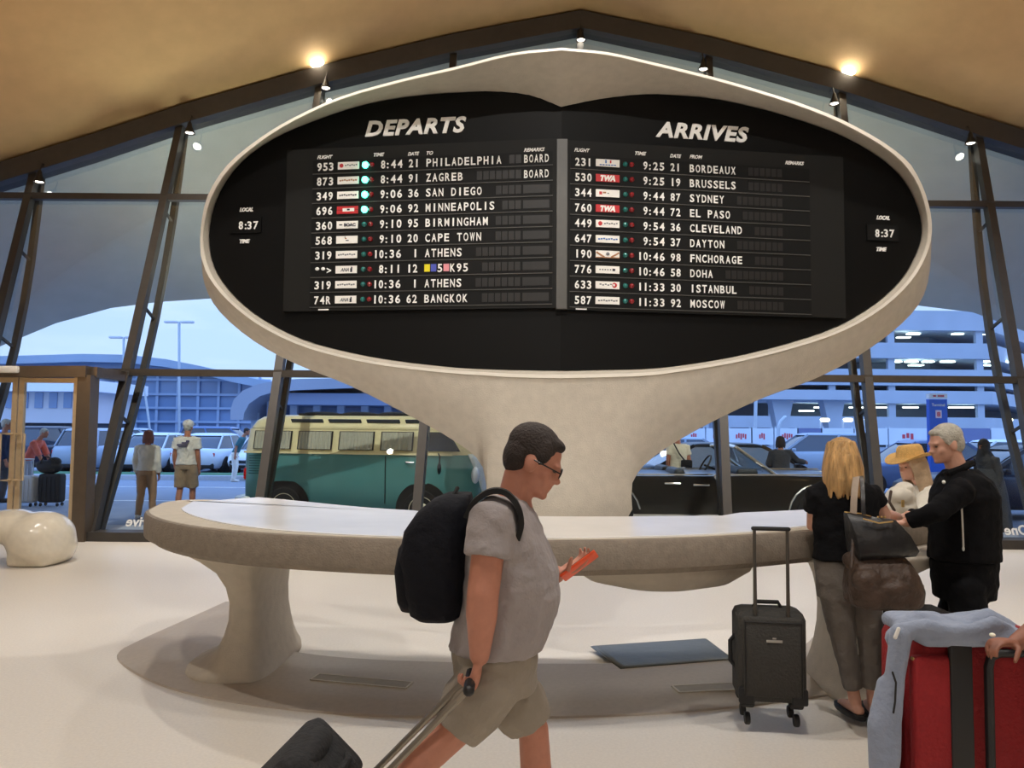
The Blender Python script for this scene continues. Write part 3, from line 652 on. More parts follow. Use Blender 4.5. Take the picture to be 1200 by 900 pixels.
# grey strip over the crease between the boards
mb = MB(); a = panel_pt(657, 166, .01); b = panel_pt(657, 363, .01); mb.bar(V((XC, 5.43, b.z)), V((XC, 5.43, a.z)), .075, .09, up=(0, 1, 0)); tag(mb.build('board_joint_strip', m_edge, smooth=0), 'grey upright strip between the departures and arrivals boards', 'strip')
def clock(side, cx, cy, bx, label):
    u, v = plane_axes(side); c = onp(side, cx, cy, 0.0); t = thing('local_time_clock', label, 'clock', c, group='local time clocks'); o = t.location.copy()
    w = hm(bx, side, cx, cy); h = hm(19, side, cx, cy); nrm = u.cross(v)
    mb = MB(); q = onp(side, cx - 3, cy, .006); mb.bar(q - u * w / 2, q + u * w / 2, h, .012, up=nrm); mb.build('clock_case', m_row if side > 0 else m_black, t, o, 0)
    k = hm(1, side, cx, cy); mb = MB(); f = .014
    cells(mb, '8', onp(side, cx - 12, cy + 4.5, f), u, v, 9.5 * k, 7 * k, bold=.02); cells(mb, ':', onp(side, cx - 5.5, cy + 4.5, f), u, v, 9.5 * k, 5 * k, bold=.02); cells(mb, '37', onp(side, cx - 2.5, cy + 4.5, f), u, v, 9.5 * k, 8 * k, bold=.02)
    mb.build('time_digits', m_txt, t, o, 0)
    mb = MB(); write(mb, 'LOCAL', onp(side, cx - 10, cy - 16, .002), u, v, 4.6 * k, .3, .04, depth=.006, width=17 * k); write(mb, 'TIME', onp(side, cx - 10, cy + 21, .002), u, v, 4.6 * k, .3, .04, depth=.006, width=13 * k)
    mb.build('caption', m_txt, t, o, 0)
clock(-1, 291, 264, 40, 'small local time clock reading 8:37 beside the departures board'); clock(1, 1037, 273, 40, 'small local time clock reading 8:37 beside the arrivals board')
# ================================================================== lamps along the beam
m_lamp = mat('lamp_housing', S(44, 40, 36), .5, metal=.3); m_bulb = mat('warm_bulb', S(255, 244, 225), .4, emit=(1, .93, .80), es=9.0); m_hot = mat('bright_bulb', S(255, 244, 225), .4, emit=(1, .90, .70), es=70.0)
def cone_lamp(px, py, label):
    c = Wp(px, py) - WN * .16; t = thing('cone_spotlight', label, 'lamp', c, group=None); o = c.copy()
    mb = MB(); mb.lathe([(.022, .16), (.035, .13), (.05, .06), (.095, -.04), (.10, -.06), (.088, -.06), (.04, .05), (.001, .06)], c, seg=16); mb.build('lamp_shade', m_lamp, t, o)
    mb = MB(); mb.tube([c + V((0, 0, .14)), c + V((0, .06, .30)), c + WN * .16 + V((0, .08, .34))], .012, 6); mb.build('lamp_arm', m_lamp, t, o)
    mb = MB(); mb.ell(c + V((0, 0, -.03)), (.075, .075, .03), nu=14, nv=8); mb.build('bulb', m_bulb, t, o)
for a in ((52, 217, 'small dark cone lamp with glowing bulb on the window post nearest the left wall'), (226, 160, 'small dark cone lamp with glowing bulb on the post left of the oval sign'), (384, 108, 'small dark cone lamp just under the bright left floodlight'),
          (680, 52, 'small dark cone lamp at the peak of the beam'), (822, 86, 'small dark cone lamp above the word ARRIVES'), (974, 126, 'small dark cone lamp just under the bright right floodlight'), (1132, 172, 'small dark cone lamp with glowing bulb on the post right of the oval sign')): cone_lamp(*a)
def flood(px, py, label):
    c = Wp(px, py) - WN * .34; t = thing('floodlight', label, 'lamp', c); o = c.copy(); d = (CAMP - c).normalized(); q = d.to_track_quat('Z', 'Y').to_matrix()
    mb = MB(); mb.lathe([(.05, -.22), (.11, -.18), (.13, -.02), (.13, .02), (.118, .02), (.10, -.06), (.001, -.08)], c, q, 20); mb.build('lamp_housing', m_lamp, t, o)
    mb = MB(); mb.tube([c - d * .15, c - d * .15 + V((0, .20, .05)), c + WN * .40], .025, 8); mb.build('lamp_arm', m_lamp, t, o)
    mb = MB(); mb.ell(c + d * .02, (.15, .15, .06), q, 16, 9); mb.build('bulb', m_hot, t, o)
flood(375, 86, 'glaring floodlight on the beam above the word DEPARTS'); flood(988, 95, 'glaring floodlight on the beam above and right of the word ARRIVES')
mb = MB(); c = Wp(200, 128) - WN * .8; mb.tube([c + V((-.05, 0, -.1)), c + V((-.05, 0, .02)), c + V((.16, 0, .07))], .02, 6); tag(mb.build('ceiling_bracket', m_lamp), 'small dark bent bracket on the ceiling above the left window post', 'bracket')
# white sculpted seat by the doors
m_seat = mat('glossy_white_terrazzo', S(232, 224, 206), .22, var=.05, scale=14, coat=.4)
mb = MB(); Yb = 9.3
def q_(px, py, y=Yb): return P(px, py, y)
mb.ell(q_(48, 629), (.36, .45, .31)); mb.ell(q_(58, 641), (.27, .42, .22)); mb.ell(q_(14, 617), (.38, .38, .21)); mb.ell(q_(-30, 612), (.40, .36, .17)); mb.ell(q_(-80, 630), (.38, .45, .32)); mb.box((q_(48, 640).x, Yb, .06), (.5, .6, .12))
mb.box((q_(-80, 640).x, Yb, .06), (.5, .6, .12))
me = fuse(mb, .03, 22, .5); tag(link('sculpted_bench', me, m_seat, None, 180), 'white glossy sculpted bench with an arched opening by the doors', 'bench')

# ================================================================== vehicles
m_tire = mat('tyre_rubber', S(24, 24, 26), .8); m_rim = mat('alloy_rim', S(170, 172, 176), .35, metal=.7); m_carglass = mat('car_glass', S(38, 48, 64), .08, spec=.9, var=.02); m_chrome = mat('chrome', S(225, 225, 222), .18, metal=.9, var=.02)
m_tail = mat('tail_lamp_red', S(190, 24, 28), .25); m_headl = mat('headlamp_lens', S(225, 232, 240), .15); m_plate = mat('licence_plate', S(225, 225, 215), .5); m_trimb = mat('black_trim', S(22, 22, 24), .5)
def paint(name, r, g, b): return mat(name, S(r, g, b), .35, var=.02, coat=.15, spec=.35)
def car(name, label, loc, rz, pm, suv=False, L=4.7, wd=1.74, H=1.46, group='parked cars beyond the road', wm=None):
    t = thing(name, label, 'car', loc, rz, group); hL = L / 2; hw = wd / 2; zb = .98 if suv else .90
    st = [(-1.0, .46, zb * .80, .80), (-.965, .30, zb * .98, .90), (-.86, .24, zb * 1.03, .97), (-.5, .22, zb * 1.02, 1.0), (0, .21, zb, 1.0), (.42, .21, zb * .985, 1.0), (.62, .22, zb * .95, .98), (.86, .25, zb * .84, .95), (.965, .32, zb * .72, .86), (1.0, .45, zb * .6, .72)]
    mb = MB(); rg_ = []
    for x, z0, z1, k in st:
        w = hw * k; X = x * hL
        rg_.append([V((X, y, z)) for y, z in ((-w * .86, z0), (-w * .97, z0 + .1), (-w, z0 + (z1 - z0) * .5), (-w * .98, z1 - .10), (-w * .88, z1), (0, z1 + .02), (w * .88, z1), (w * .98, z1 - .10), (w, z0 + (z1 - z0) * .5), (w * .97, z0 + .1), (w * .86, z0))])
    mb.loft(rg_); mb.build('car_body', pm, t, None, 50)
    xb0, xb1 = (-.93 if suv else -.84) * hL, .46 * hL; xr0, xr1 = (-.80 if suv else -.50) * hL, .10 * hL
    def cr(f, z, ins=0): 
        a, b = xb0 + (xr0 - xb0) * f, xb1 + (xr1 - xb1) * f; w = hw * (.88 - .20 * f) - ins
        return [p + V(((a + b) / 2, 0, z)) for p in rrect((b - a) / 2 - ins, w, .16, 4)]
    mb = MB(); mb.loft([cr(0, zb - .02), cr(.55, zb + (H - zb) * .55), cr(.95, H - .05)]); mb.build('car_windows', wm or m_carglass, t, None, 40)
    mb = MB(); mb.loft([cr(.86, H - .085, -.012), cr(.97, H - .035, -.006), cr(1.06, H, .08), cr(1.1, H + .008, .3)]); ro = mb.build('car_roof', pm, t, None, 60)
    mb = MB()
    for s in (-1, 1):
        for xa, xt in ((xb1 - .02, xr1 - .02), ((xb0 + xb1) / 2 - .05, (xr0 + xr1) / 2 - .05), (xb0 + .03, xr0 + .03)):
            mb.bar(V((xa, s * hw * .865, zb - .01)), V((xt, s * hw * .695, H - .06)), .075, .035, up=(0, 1, 0))
    mb.build('window_pillar', pm, t, None, 0)
    for x in (.62 * hL, -.60 * hL):
        for s in (-1, 1):
            rot = Matrix.Rotation(R(-90 * s), 3, 'X'); c = V((x, s * (hw - .20), .33))
            mb = MB(); mb.lathe([(.20, -.02), (.31, -.02), (.335, .02), (.335, .17), (.31, .215), (.22, .215)], c, rot, 22)
            w_ = mb.build('wheel', m_tire, t, None, 40); mb = MB(); mb.lathe([(.225, .17), (.225, .208), (.2, .20), (.14, .185), (.05, .205), (.001, .208)], c, rot, 16); mb.build('hubcap', m_rim, w_, None, 40)
    for s in (-1, 1):
        mb = MB(); mb.rbox((-hL * .955, s * hw * .66, zb * .80), (.10, .40, .15), .03); mb.build('tail_light', m_tail, t)
        mb = MB(); mb.rbox((hL * .93, s * hw * .62, zb * .64), (.14, .36, .12), .03); mb.build('headlight', m_headl, t)
        mb = MB(); mb.rbox((xb1 - .30, s * (hw + .05), zb + .06), (.12, .16, .11), .03); mb.build('door_mirror', pm, t)
    mb = MB(); mb.rbox((-hL * .985, 0, .52), (.05, .5, .13), .01); mb.build('license_plate', m_plate, t)
    mb = MB(); mb.rbox((-hL * .96, 0, .34), (.10, wd * .86, .20), .04); mb.rbox((hL * .955, 0, .36), (.12, wd * .78, .22), .04); mb.build('bumper', m_trimb, t)
    return t
def at_ground(px, y): p = P(px, 503, y); return (p.x, y, -.05)
CW = paint('white_paint', 216, 222, 230); CS = paint('silver_paint', 156, 168, 184); CN = paint('navy_paint', 26, 32, 54); CK = paint('black_paint', 22, 24, 30); CB = paint('steel_blue_paint', 86, 112, 156); CG = paint('grey_paint', 104, 112, 126)
car('suv', 'dark navy sport utility car parked tail-on beyond the doors', at_ground(66, 28.9), R(90), CN, True, H=1.66)
car('sedan', 'silver car parked tail-on just left of the woman in the white blouse', at_ground(130, 28.9), R(88), CS, True, H=1.6)
car('sedan', 'white sedan parked between the two walkers outside', at_ground(194, 28.9), R(91), CW)
car('sedan', 'white sedan with red tail lights parked right of the man in the white cap', at_ground(257, 28.9), R(89), CW)
car('sedan', 'white car parked nose out behind the tail of the vintage van', at_ground(317, 28.9), R(270), CW, H=1.5)
car('sedan', 'steel blue car in the second row left of the dark navy car', at_ground(14, 35), R(4), CB)
car('suv', 'steel blue car in the second row behind the man in the white cap', at_ground(268, 35.5), R(2), CB, True, H=1.7)
car('sedan', 'silver car in the second row above the woman in the white blouse', at_ground(140, 35.3), R(182), CS, H=1.6)
car('sedan', 'silver car parked beyond the man with the crossbody bag', at_ground(786, 29.5), R(170), CS)
car('suv', 'silver blue car parked behind the blonde woman', at_ground(948, 29.2), R(176), CS, True, L=4.9, H=1.66)
car('sedan', 'steel blue car parked behind the woman in the straw hat', at_ground(1072, 21.2), R(172), CB, L=4.4, H=1.5)
car('sedan', 'navy car parked nearest the glass at the right edge', at_ground(1195, 15.8), R(176), CN, H=1.46)
car('sedan', 'white car behind the navy car at the right', at_ground(1160, 29.5), R(185), CW)
car('sedan', 'black sedan standing just beyond the black convertible', at_ground(868, 17.4), R(4), CK, L=5.2, H=1.44, group=None, wm=mat('pale_car_glass', S(120, 142, 172), .08, spec=.9))

# vintage two tone van
m_teal_p = mat('teal_paint', S(80, 138, 138), .4, var=.04, scale=3, coat=.3); m_cream = mat('cream_paint', S(226, 216, 170), .4, var=.04, coat=.3); m_vwhite = mat('white_van_paint', S(228, 236, 232), .35, coat=.4)
m_curtain = mat('pleated_curtain', S(176, 176, 158), .9, var=.05, bump=.9, wave=(5.0, 1.2, 'X')); m_canvas = mat('black_canvas', S(26, 26, 30), .85)
def van():
    t = thing('vintage_van', 'teal and cream vintage van with curtained windows parked side-on outside', 'van', (P(434, 503, 14.05).x, 14.05, -.05), R(-11)); 
    stx = [(-2.16, .30, .45), (-2.12, .60, .25), (-2.02, .74, .12), (-1.85, .82, .04), (-1.6, .86, 0), (1.35, .86, 0), (1.68, .835, .02), (1.92, .74, .08), (2.06, .58, .16), (2.13, .38, .25), (2.15, .2, .34)]
    def sec(x, w, dz, zs, lean): return [V((x, y * w, z)) for y, z in zs]
    mb = MB(); rg_ = []
    for x, w, dz in stx: rg_.append([V((x, s * w * k, z)) for s, k, z in ((-1, .86, .30), (-1, .97, .36), (-1, 1, .75), (-1, .985, 1.17), (0, .9, 1.18), (1, .985, 1.17), (1, 1, .75), (1, .97, .36), (1, .86, .30))])
    mb.loft(rg_); mb.build('lower_body', m_teal_p, t, None, 60)
    mb = MB(); rg_ = []
    for x, w, dz in stx:
        f = .93 if x > 1.3 else .98
        rg_.append([V((x if z < 1.3 else x * (1 - (1 - f) * (z - 1.17) / .5), s * w * k, z)) for s, k, z in ((-1, .985, 1.16), (-1, .985, 1.21), (-1, .90, 1.64), (0, .8, 1.64), (1, .90, 1.64), (1, .985, 1.21), (1, .985, 1.16))])
    mb.loft(rg_); mb.build('upper_body', m_cream, t, None, 60)
    mb = MB(); rg_ = []
    for k, z in ((1.0, 1.63), (1.02, 1.66), (.985, 1.72), (.93, 1.82), (.80, 1.91), (.5, 1.95), (.1, 1.96)):
        rg_.append([V((x * .955 * (.6 + .4 * k), w * .905 * k * s, z)) for s, L in ((-1, stx), (1, stx[::-1])) for x, w, dz in L])
    mb.loft(rg_); rf = mb.build('van_roof', m_cream, t, None, 60)
    mb = MB(); mb.rbox((-.05, 0, 1.965), (2.3, .9, .05), .02); [mb.ell((x, 0, 1.99), (.30, .42, .05)) for x in (-.95, -.2, .5, .95)]; mb.build('folded_sunroof', m_canvas, rf, None)
    for s in (-1, 1):
        for x0, x1 in ((-1.83, -1.12), (-1.00, -.36), (-.24, .40), (.52, 1.10)):
            mb = MB(); c = [V((x, s * (.862 - (z - 1.21) * .18 + .006), z)) for x, z in ((x0, 1.24), (x1, 1.24), (x1, 1.60), (x0, 1.60))]; mb.prism(c, V((0, s * .014, 0))); w_ = mb.build('window_frame', m_trimb, t, None, 0)
            mb = MB(); c = [V((x, s * (.862 - (z - 1.21) * .18 + .016), z)) for x, z in ((x0 + .022, 1.252), (x1 - .022, 1.252), (x1 - .022, 1.588), (x0 + .022, 1.588))]; mb.prism(c, V((0, s * .012, 0))); mb.build('curtain', m_curtain, w_, None, 0)['label'] = 'pale pleated curtain'
        mb = MB(); c = [V((x, s * (.858 - (z - 1.21) * .18 + .004 - max(0, x - 1.5) * .10), z)) for x, z in ((1.18, 1.24), (1.92, 1.24), (1.70, 1.60), (1.18, 1.60))]; mb.prism(c, V((0, s * .022, 0))); mb.build('door_window', m_carglass, t, None, 0)['label'] = 'uncurtained front door window'
        for x0 in (-1.15, -.45, .25, .95):
            mb = MB(); rot = Matrix.Rotation(s * R(-38), 3, 'X'); mb.rbox((x0 + .28, s * .742, 1.795), (.60, .03, .15), .012, rot); mb.build('skylight', m_carglass, rf)
        mb = MB(); mb.bar((-2.0, s * .868, 1.18), (1.8, s * .862, 1.18), .03, .035); mb.build('belt_moulding', m_cream, t, None, 0)
        for x in (-1.22, 1.27):
            rot = Matrix.Rotation(R(-90 * s), 3, 'X')
            mb = MB(); mb.lathe([(.001, -.02), (.46, -.02), (.46, .0), (.001, .012)], (x, s * .858, .34), rot, 26); mb.build('wheel_arch', m_trimb, t)
            mb = MB(); mb.lathe([(.2, 0), (.31, .0), (.335, .03), (.335, .15), (.31, .18), (.21, .18)], (x, s * .70, .335), rot, 24); w_ = mb.build('wheel', m_tire, t)
            mb = MB(); mb.lathe([(.225, .14), (.225, .182), (.19, .176), (.15, .16), (.11, .19), (.001, .205)], (x, s * .70, .335), rot, 20); mb.build('hubcap', mat('cream_rim', S(206, 196, 170), .3, metal=.3), w_)
        mb = MB(); mb.bar((.62, s * .866, .42), (.62, s * .866, 1.14), .012, .012); mb.bar((1.2, s * .866, .70), (1.2, s * .866, 1.14), .012, .012); mb.build('door_seam', m_trimb, t, None, 0)
        mb = MB(); mb.tube([(.98, s * .87, 1.06), (1.0, s * .90, 1.06), (1.12, s * .90, 1.055)], .014, 6); mb.build('door_handle', m_chrome, t)
        mb = MB(); [mb.bar((-1.9, s * .862, .84 + .04 * k), (-1.58, s * .868, .84 + .04 * k), .012, .014) for k in range(8)]; mb.build('engine_vent', mat('dark_teal', S(30, 84, 84), .5), t, None, 0)
        mb = MB(); mb.ell((2.10, s * .50, .86), (.07, .13, .13)); mb.build('headlight', m_headl, t); mb = MB(); mb.rbox((-2.08, s * .62, .82), (.08, .12, .2), .03); mb.build('tail_light', m_tail, t)
        mb = MB(); c = [V((x, y * s, z)) for x, y, z in ((2.07, .04, 1.24), (1.87, .70, 1.24), (1.80, .60, 1.58), (1.99, .04, 1.58))]; mb.prism(c, V((.03, s * .012, 0))); mb.build('windshield', m_carglass, t, None, 0)
        mb = MB(); mb.tube([(1.55, s * .87, 1.2), (1.62, s * 1.02, 1.16), (1.62, s * 1.03, 1.02)], .012, 6); mb.ell((1.62, s * 1.04, .98), (.025, .09, .09)); mb.build('door_mirror', m_trimb, t)
    mb = MB(); rg_ = []
    for z in (.52, .7, .9, 1.1, 1.19):
        h = .10 + .58 * max(0, (z - .5) / .69) ** .8
        rg_.append([V((2.165 - .33 * abs(y) ** 2.1, y, z)) for y in [h * k / 6 for k in range(-6, 7)]])
    mb.loft(rg_, closed=False); nose = mb.build('front_panel', m_vwhite, t, None, 180); mo = nose.modifiers.new('thickness', 'SOLIDIFY'); mo.thickness = .02; mo.offset = 0
    for x, k in ((2.24, 1), (-2.22, -1)):
        mb = MB(); mb.tube([(x - k * .30, -.86, .40), (x - k * .04, -.70, .40), (x, -.3, .40), (x, .3, .40), (x - k * .04, .70, .40), (x - k * .30, .86, .40)], .075, 10); mb.build('bumper', m_vwhite, t)
    Z0, Z1 = (0, .36, 1.18, 1.64, 1.96), (0, .36, 1.265, 1.675, 1.93)
    for ob in t.children_recursive:
        if 'wheel' in ob.name or 'hubcap' in ob.name: continue
        for v in ob.data.vertices:
            for a0, a1, b0, b1 in zip(Z0, Z0[1:], Z1, Z1[1:]):
                if a0 <= v.co.z <= a1 or (a1 == 1.96 and v.co.z > a1): v.co.z = b0 + (v.co.z - a0) * (b1 - b0) / (a1 - a0); break
van()
# black convertible
m_black_p = mat('glossy_black_paint', S(15, 17, 20), .3, var=.03, coat=.4); m_leather = mat('dark_seat_leather', S(48, 52, 56), .5)
def convertible():
    xw = P(957, 503, 12.3).x
    t = thing('convertible', 'long black vintage convertible with open top parked side-on outside', 'car', (xw - 1.80, 13.3, -.05), R(1.5)); hw = .98; t.scale = (1.05, 1.0, 1.05)
    st = [(-2.72, .55, .80, .80), (-2.66, .40, .90, .93), (-2.3, .30, .93, .99), (-1.4, .28, .935, 1.0), (0, .28, .94, 1.0), (1.2, .28, .95, 1.0), (2.2, .30, .945, .99), (2.55, .36, .92, .96), (2.66, .45, .85, .92), (2.68, .52, .78, .9)]
    mb = MB(); rg_ = []
    for x, z0, z1, k in st:
        w = hw * k; rg_.append([V((x, y, z)) for y, z in ((-w * .92, z0), (-w, z0 + .07), (-w * 1.0, z1 - .06), (-w * .985, z1 - .01), (-w * .93, z1), (0, z1 + .03), (w * .93, z1), (w * .985, z1 - .01), (w, z1 - .06), (w, z0 + .07), (w * .92, z0))])
    mb.loft(rg_); mb.build('car_body', m_black_p, t, None, 40)
    for s in (-1, 1):
        mb = MB(); mb.bar((-2.6, s * .955, .945), (2.5, s * .95, .965), .055, .022); mb.bar((-1.2, s * .985, .33), (1.25, s * .985, .33), .02, .05); mb.build('chrome_strip', m_chrome, t, None, 0)
        for x in (-1.45, 1.72):
            rot = Matrix.Rotation(R(-90 * s), 3, 'X')
            mb = MB(); mb.lathe([(.001, -.02), (.44, -.02), (.445, .0), (.40, .010), (.001, .014)], (x, s * .98, .36), rot, 28); a_ = mb.build('wheel_arch', m_trimb, t)
            mb = MB(); mb.tube([(x + .45 * cos(a), s * .985, .36 + .45 * sin(a)) for a in [R(10 + 16 * k) for k in range(11)]], .016, 6); mb.build('arch_trim', m_chrome, a_)
            mb = MB(); mb.lathe([(.2, 0), (.33, 0), (.355, .03), (.355, .14), (.335, .17), (.22, .17)], (x, s * .84, .36), rot, 26); w_ = mb.build('wheel', m_tire, t)
            mb = MB(); mb.lathe([(.255, .13), (.255, .172), (.225, .180), (.20, .165), (.12, .175), (.10, .20), (.001, .21)], (x, s * .84, .36), rot, 24); mb.build('hubcap', m_chrome, w_)
        mb = MB(); mb.tube([(-.18, s * .99, .80), (-.12, s * 1.01, .80), (.04, s * 1.01, .80)], .016, 6); mb.tube([(-.62, s * .99, .82), (-.5, s * 1.01, .82), (-.4, s * 1.01, .82)], .016, 6); mb.build('door_handle', m_chrome, t)
        mb = MB(); mb.tube([(.15, s * 1.0, .86), (.15, s * 1.06, .90)], .012, 6); mb.ell((.15, s * 1.07, .93), (.05, .03, .05)); mb.build('door_mirror', m_chrome, t)
        mb = MB(); mb.tube([(1.12, s * .80, .96), (.55, s * .70, 1.37)], .028, 8); mb.build('windshield_post', m_chrome, t)
    mb = MB(); mb.tube([(.55, -.70, 1.37), (.57, 0, 1.40), (.55, .70, 1.37)], .03, 8); mb.build('windshield_post', m_chrome, t)
    mb = MB(); mb.prism([(1.12, -.80, .96), (1.14, .80, .96), (.56, .70, 1.37), (.56, -.70, 1.37)], (.008, 0, 0)); mb.build('windshield', glass('windshield_glass', (.85, .9, .93), .5), t, None, 0)
    for y in (-.45, .45):
        mb = MB(); mb.rbox((-.35, y, .93), (.18, .72, .22), .07); mb.build('seat_back', m_leather, t)
    mb = MB(); mb.rbox((-1.35, 0, .89), (.2, 1.5, .18), .07); mb.build('seat_back', m_leather, t)
    mb = MB(); mb.rbox((.72, 0, .98), (.34, 1.5, .12), .05); mb.build('dashboard', m_leather, t)
    mb = MB(); rot = Matrix.Rotation(R(-60), 3, 'Y'); mb.tube([V((.36, .42, 1.04)) + rot @ V((.19 * cos(a), .19 * sin(a), 0)) for a in [2 * pi * k / 20 for k in range(21)]], .016, 6); mb.tube([(.36, .42, 1.04), (.62, .42, .94)], .02, 6); mb.build('steering_wheel', m_trimb, t)
    for s in (-1, 1):
        mb = MB(); mb.ell((2.67, s * .66, .72), (.04, .10, .09)); mb.build('headlight', m_headl, t)
        mb = MB(); mb.rbox((-2.70, s * .70, .72), (.05, .3, .14), .02); mb.build('tail_light', m_tail, t)
    for x in (2.72, -2.74):
        mb = MB(); mb.rbox((x, 0, .48), (.12, 1.86, .16), .05); mb.build('bumper', m_chrome, t)
convertible()

# ================================================================== buildings and street furniture beyond
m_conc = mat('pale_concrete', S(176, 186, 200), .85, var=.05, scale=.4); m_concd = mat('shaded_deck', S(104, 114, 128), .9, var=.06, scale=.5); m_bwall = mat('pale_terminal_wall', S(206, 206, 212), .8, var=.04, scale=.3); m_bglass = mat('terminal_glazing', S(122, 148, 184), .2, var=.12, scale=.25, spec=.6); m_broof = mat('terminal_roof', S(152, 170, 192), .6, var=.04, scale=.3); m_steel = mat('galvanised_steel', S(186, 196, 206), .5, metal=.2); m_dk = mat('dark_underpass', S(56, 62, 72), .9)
m_lampw = mat('white_deck_lamp', S(240, 250, 240), .4, emit=(.85, 1, .92), es=3.2); m_lampy = mat('amber_street_lamp', S(250, 235, 190), .4, emit=(1, .85, .5), es=3.0)
# glazed terminal with a shallow arched roof
D1 = 75
t = thing('terminal_building', 'long glazed terminal with shallow arched roof far beyond the parked cars', 'building', (P(150, 503, D1).x, D1, -.05)); o = t.location.copy()
mb = MB(); a = P(-120, 0, D1).x; b = P(330, 0, D1).x; z0 = P(200, 505, D1).z - 2; 
arch = [(-160, 424), (-60, 421), (40, 419), (110, 417), (160, 418), (205, 423), (245, 431), (280, 440), (340, 452)]
aw = [P(x, y, D1) for x, y in arch]
mb.loft([[V((p.x, p.y, -.05)) for p in aw] + [p - V((0, 0, .6)) for p in aw[::-1]], [V((p.x, p.y + 25, -.05)) for p in aw] + [p + V((0, 25, -.6)) for p in aw[::-1]]]); mb.build('glazed_facade', m_bglass, t, o, 0)
mb = MB(); mb.loft([[p + V((0, -2, .0)) for p in aw] + [p + V((0, -2, -.75)) for p in aw[::-1]], [p + V((0, 27, .0)) for p in aw] + [p + V((0, 27, -.75)) for p in aw[::-1]]]); mb.build('arched_roof', m_broof, t, o, 0)
mb = MB()
for py in (445, 462, 478, 494):
    p = P(180, py, D1); mb.bar((a, D1 - .2, p.z), (b, D1 - .2, p.z), .3, .22)
for px in range(112, 330, 24): p = P(px, 500, D1); mb.bar((p.x, D1 - .2, -.05), (p.x, D1 - .2, P(px, 441, D1).z), .25, .12, up=(0, 1, 0))
mb.build('facade_mullions', mat('facade_frame', S(158, 178, 206), .5), t, o, 0)
# pier with piers and windows at the left
D2 = 60
t = thing('pier_building', 'pale pier building with a row of windows seen through the doors', 'building', (P(20, 503, D2).x, D2, -.05)); o = t.location.copy()
def wall_band(mb, x0, x1, y0, y1, d, th=3.0):
    a = P(x0, y1, d); b = P(x1, y0, d); mb.box(((a.x + b.x) / 2, d + th / 2, (a.z + b.z) / 2), (b.x - a.x, th, abs(b.z - a.z)))
mb = MB(); wall_band(mb, -120, 112, 456, 494, D2, 6); mb.build('wall', m_bwall, t, o, 0)
mb = MB(); wall_band(mb, -122, 116, 446, 457, D2 - 1.2, 8); mb.build('roof_band', mat('white_fascia', S(238, 240, 244), .6), t, o, 0)
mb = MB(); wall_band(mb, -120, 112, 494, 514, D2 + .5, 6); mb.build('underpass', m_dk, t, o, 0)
for k in range(12):
    mb = MB(); wall_band(mb, -96 + 17 * k, -86 + 17 * k, 460, 478, D2 - .1, .12); mb.build('window', m_bglass, t, o, 0)
# elevated station with a rounded canopy
D3 = 52
t = thing('elevated_station', 'elevated grey station with a rounded canopy end behind the vintage van', 'building', (P(400, 503, D3).x, D3, -.05)); o = t.location.copy()
prof = [(270, 492), (270, 480), (274, 468), (284, 458), (300, 451), (322, 446), (350, 444), (400, 443), (560, 440)]
inn = [(560, 448), (400, 455), (350, 457), (322, 459), (305, 464), (292, 473), (286, 484), (285, 492)]
mb = MB(); r0 = [P(x, y, D3) for x, y in prof + inn]; mb.loft([r0, [p + V((0, 9, 0)) for p in r0]]); mb.build('canopy', mat('station_shell', S(152, 160, 176), .7, var=.05, scale=.3), t, o, 0)
mb = MB(); wall_band(mb, 330, 640, 463, 474, D3 + .5, 7); mb.build('track_beam', mat('track_girder', S(122, 136, 164), .8), t, o, 0)
for px in (300, 318, 345, 372, 400, 428, 455, 482, 510, 540):
    mb = MB(); a = P(px, 470, D3 + 3); mb.bar((a.x, a.y, -.05), a, .5, .4, up=(0, 1, 0)); mb.build('support_column', m_conc, t, o, 0)
mb = MB(); wall_band(mb, 300, 640, 490, 506, D3 + 5, 1); mb.build('platform_wall', m_broof, t, o, 0)
mb = MB(); wall_band(mb, 318, 640, 474, 492, D3 + 7, 1); mb.build('station_glazing', m_bglass, t, o, 0)
# garage
D4 = 90
t = thing('parking_garage', 'pale multi-level parking garage with lit decks beyond the glass at the right', 'building', (P(1000, 503, D4).x, D4, -.05)); o = t.location.copy()
xl, xc = P(690, 0, D4).x, P(1150, 0, D4).x
bands = [(364, 387), (402, 420), (433, 452), (458, 473), (489, 503)]
for i, (y0, y1) in enumerate(bands):
    za, zb = P(1090, y1, D4).z, P(1090, y0, D4).z; mb = MB()
    mb.prism([(xl, D4, za), (xc, D4, za), (xc + 40, D4 + 40, za), (xl, D4 + 40, za)], (0, 0, zb - za)); mb.build('deck_parapet', m_conc, t, o, 0)
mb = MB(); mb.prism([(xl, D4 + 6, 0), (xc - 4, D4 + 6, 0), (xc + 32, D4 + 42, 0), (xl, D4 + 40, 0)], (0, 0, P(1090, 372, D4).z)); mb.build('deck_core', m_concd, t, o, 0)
for px in (760, 830, 905, 975, 1045, 1149):
    mb = MB(); a = P(px, 500, D4 + .6); mb.bar((a.x, D4 + .6, -.05), (a.x, D4 + .6, P(px, 372, D4).z), .8, .5, up=(0, 1, 0)); mb.build('garage_column', m_conc, t, o, 0)
random.seed(3)
for gap in ((389, 400), (421.5, 431), (475, 487)):
    for px in ((1075, 1120, 1160, 1180) if gap[0] < 450 else (955, 1000, 1032, 1068, 1112, 1140)) if gap[0] != 421.5 else (1040, 1062, 1085, 1110, 1150, 1175):
        for r_ in ((0, 1) if px % 2 else (0,)):
            yy = gap[0] + 2.5 + r_ * 4; p = P(px + random.uniform(-9, 9) - r_ * 14, yy, D4 + (2.5 if r_ == 0 else 1.2) + (max(0, px - 1150) * .1)); mb = MB(); mb.rbox(p, (1.2 + random.random() * .5, .7, .16), .06); mb.build('deck_lamp', m_lampw, t, o)
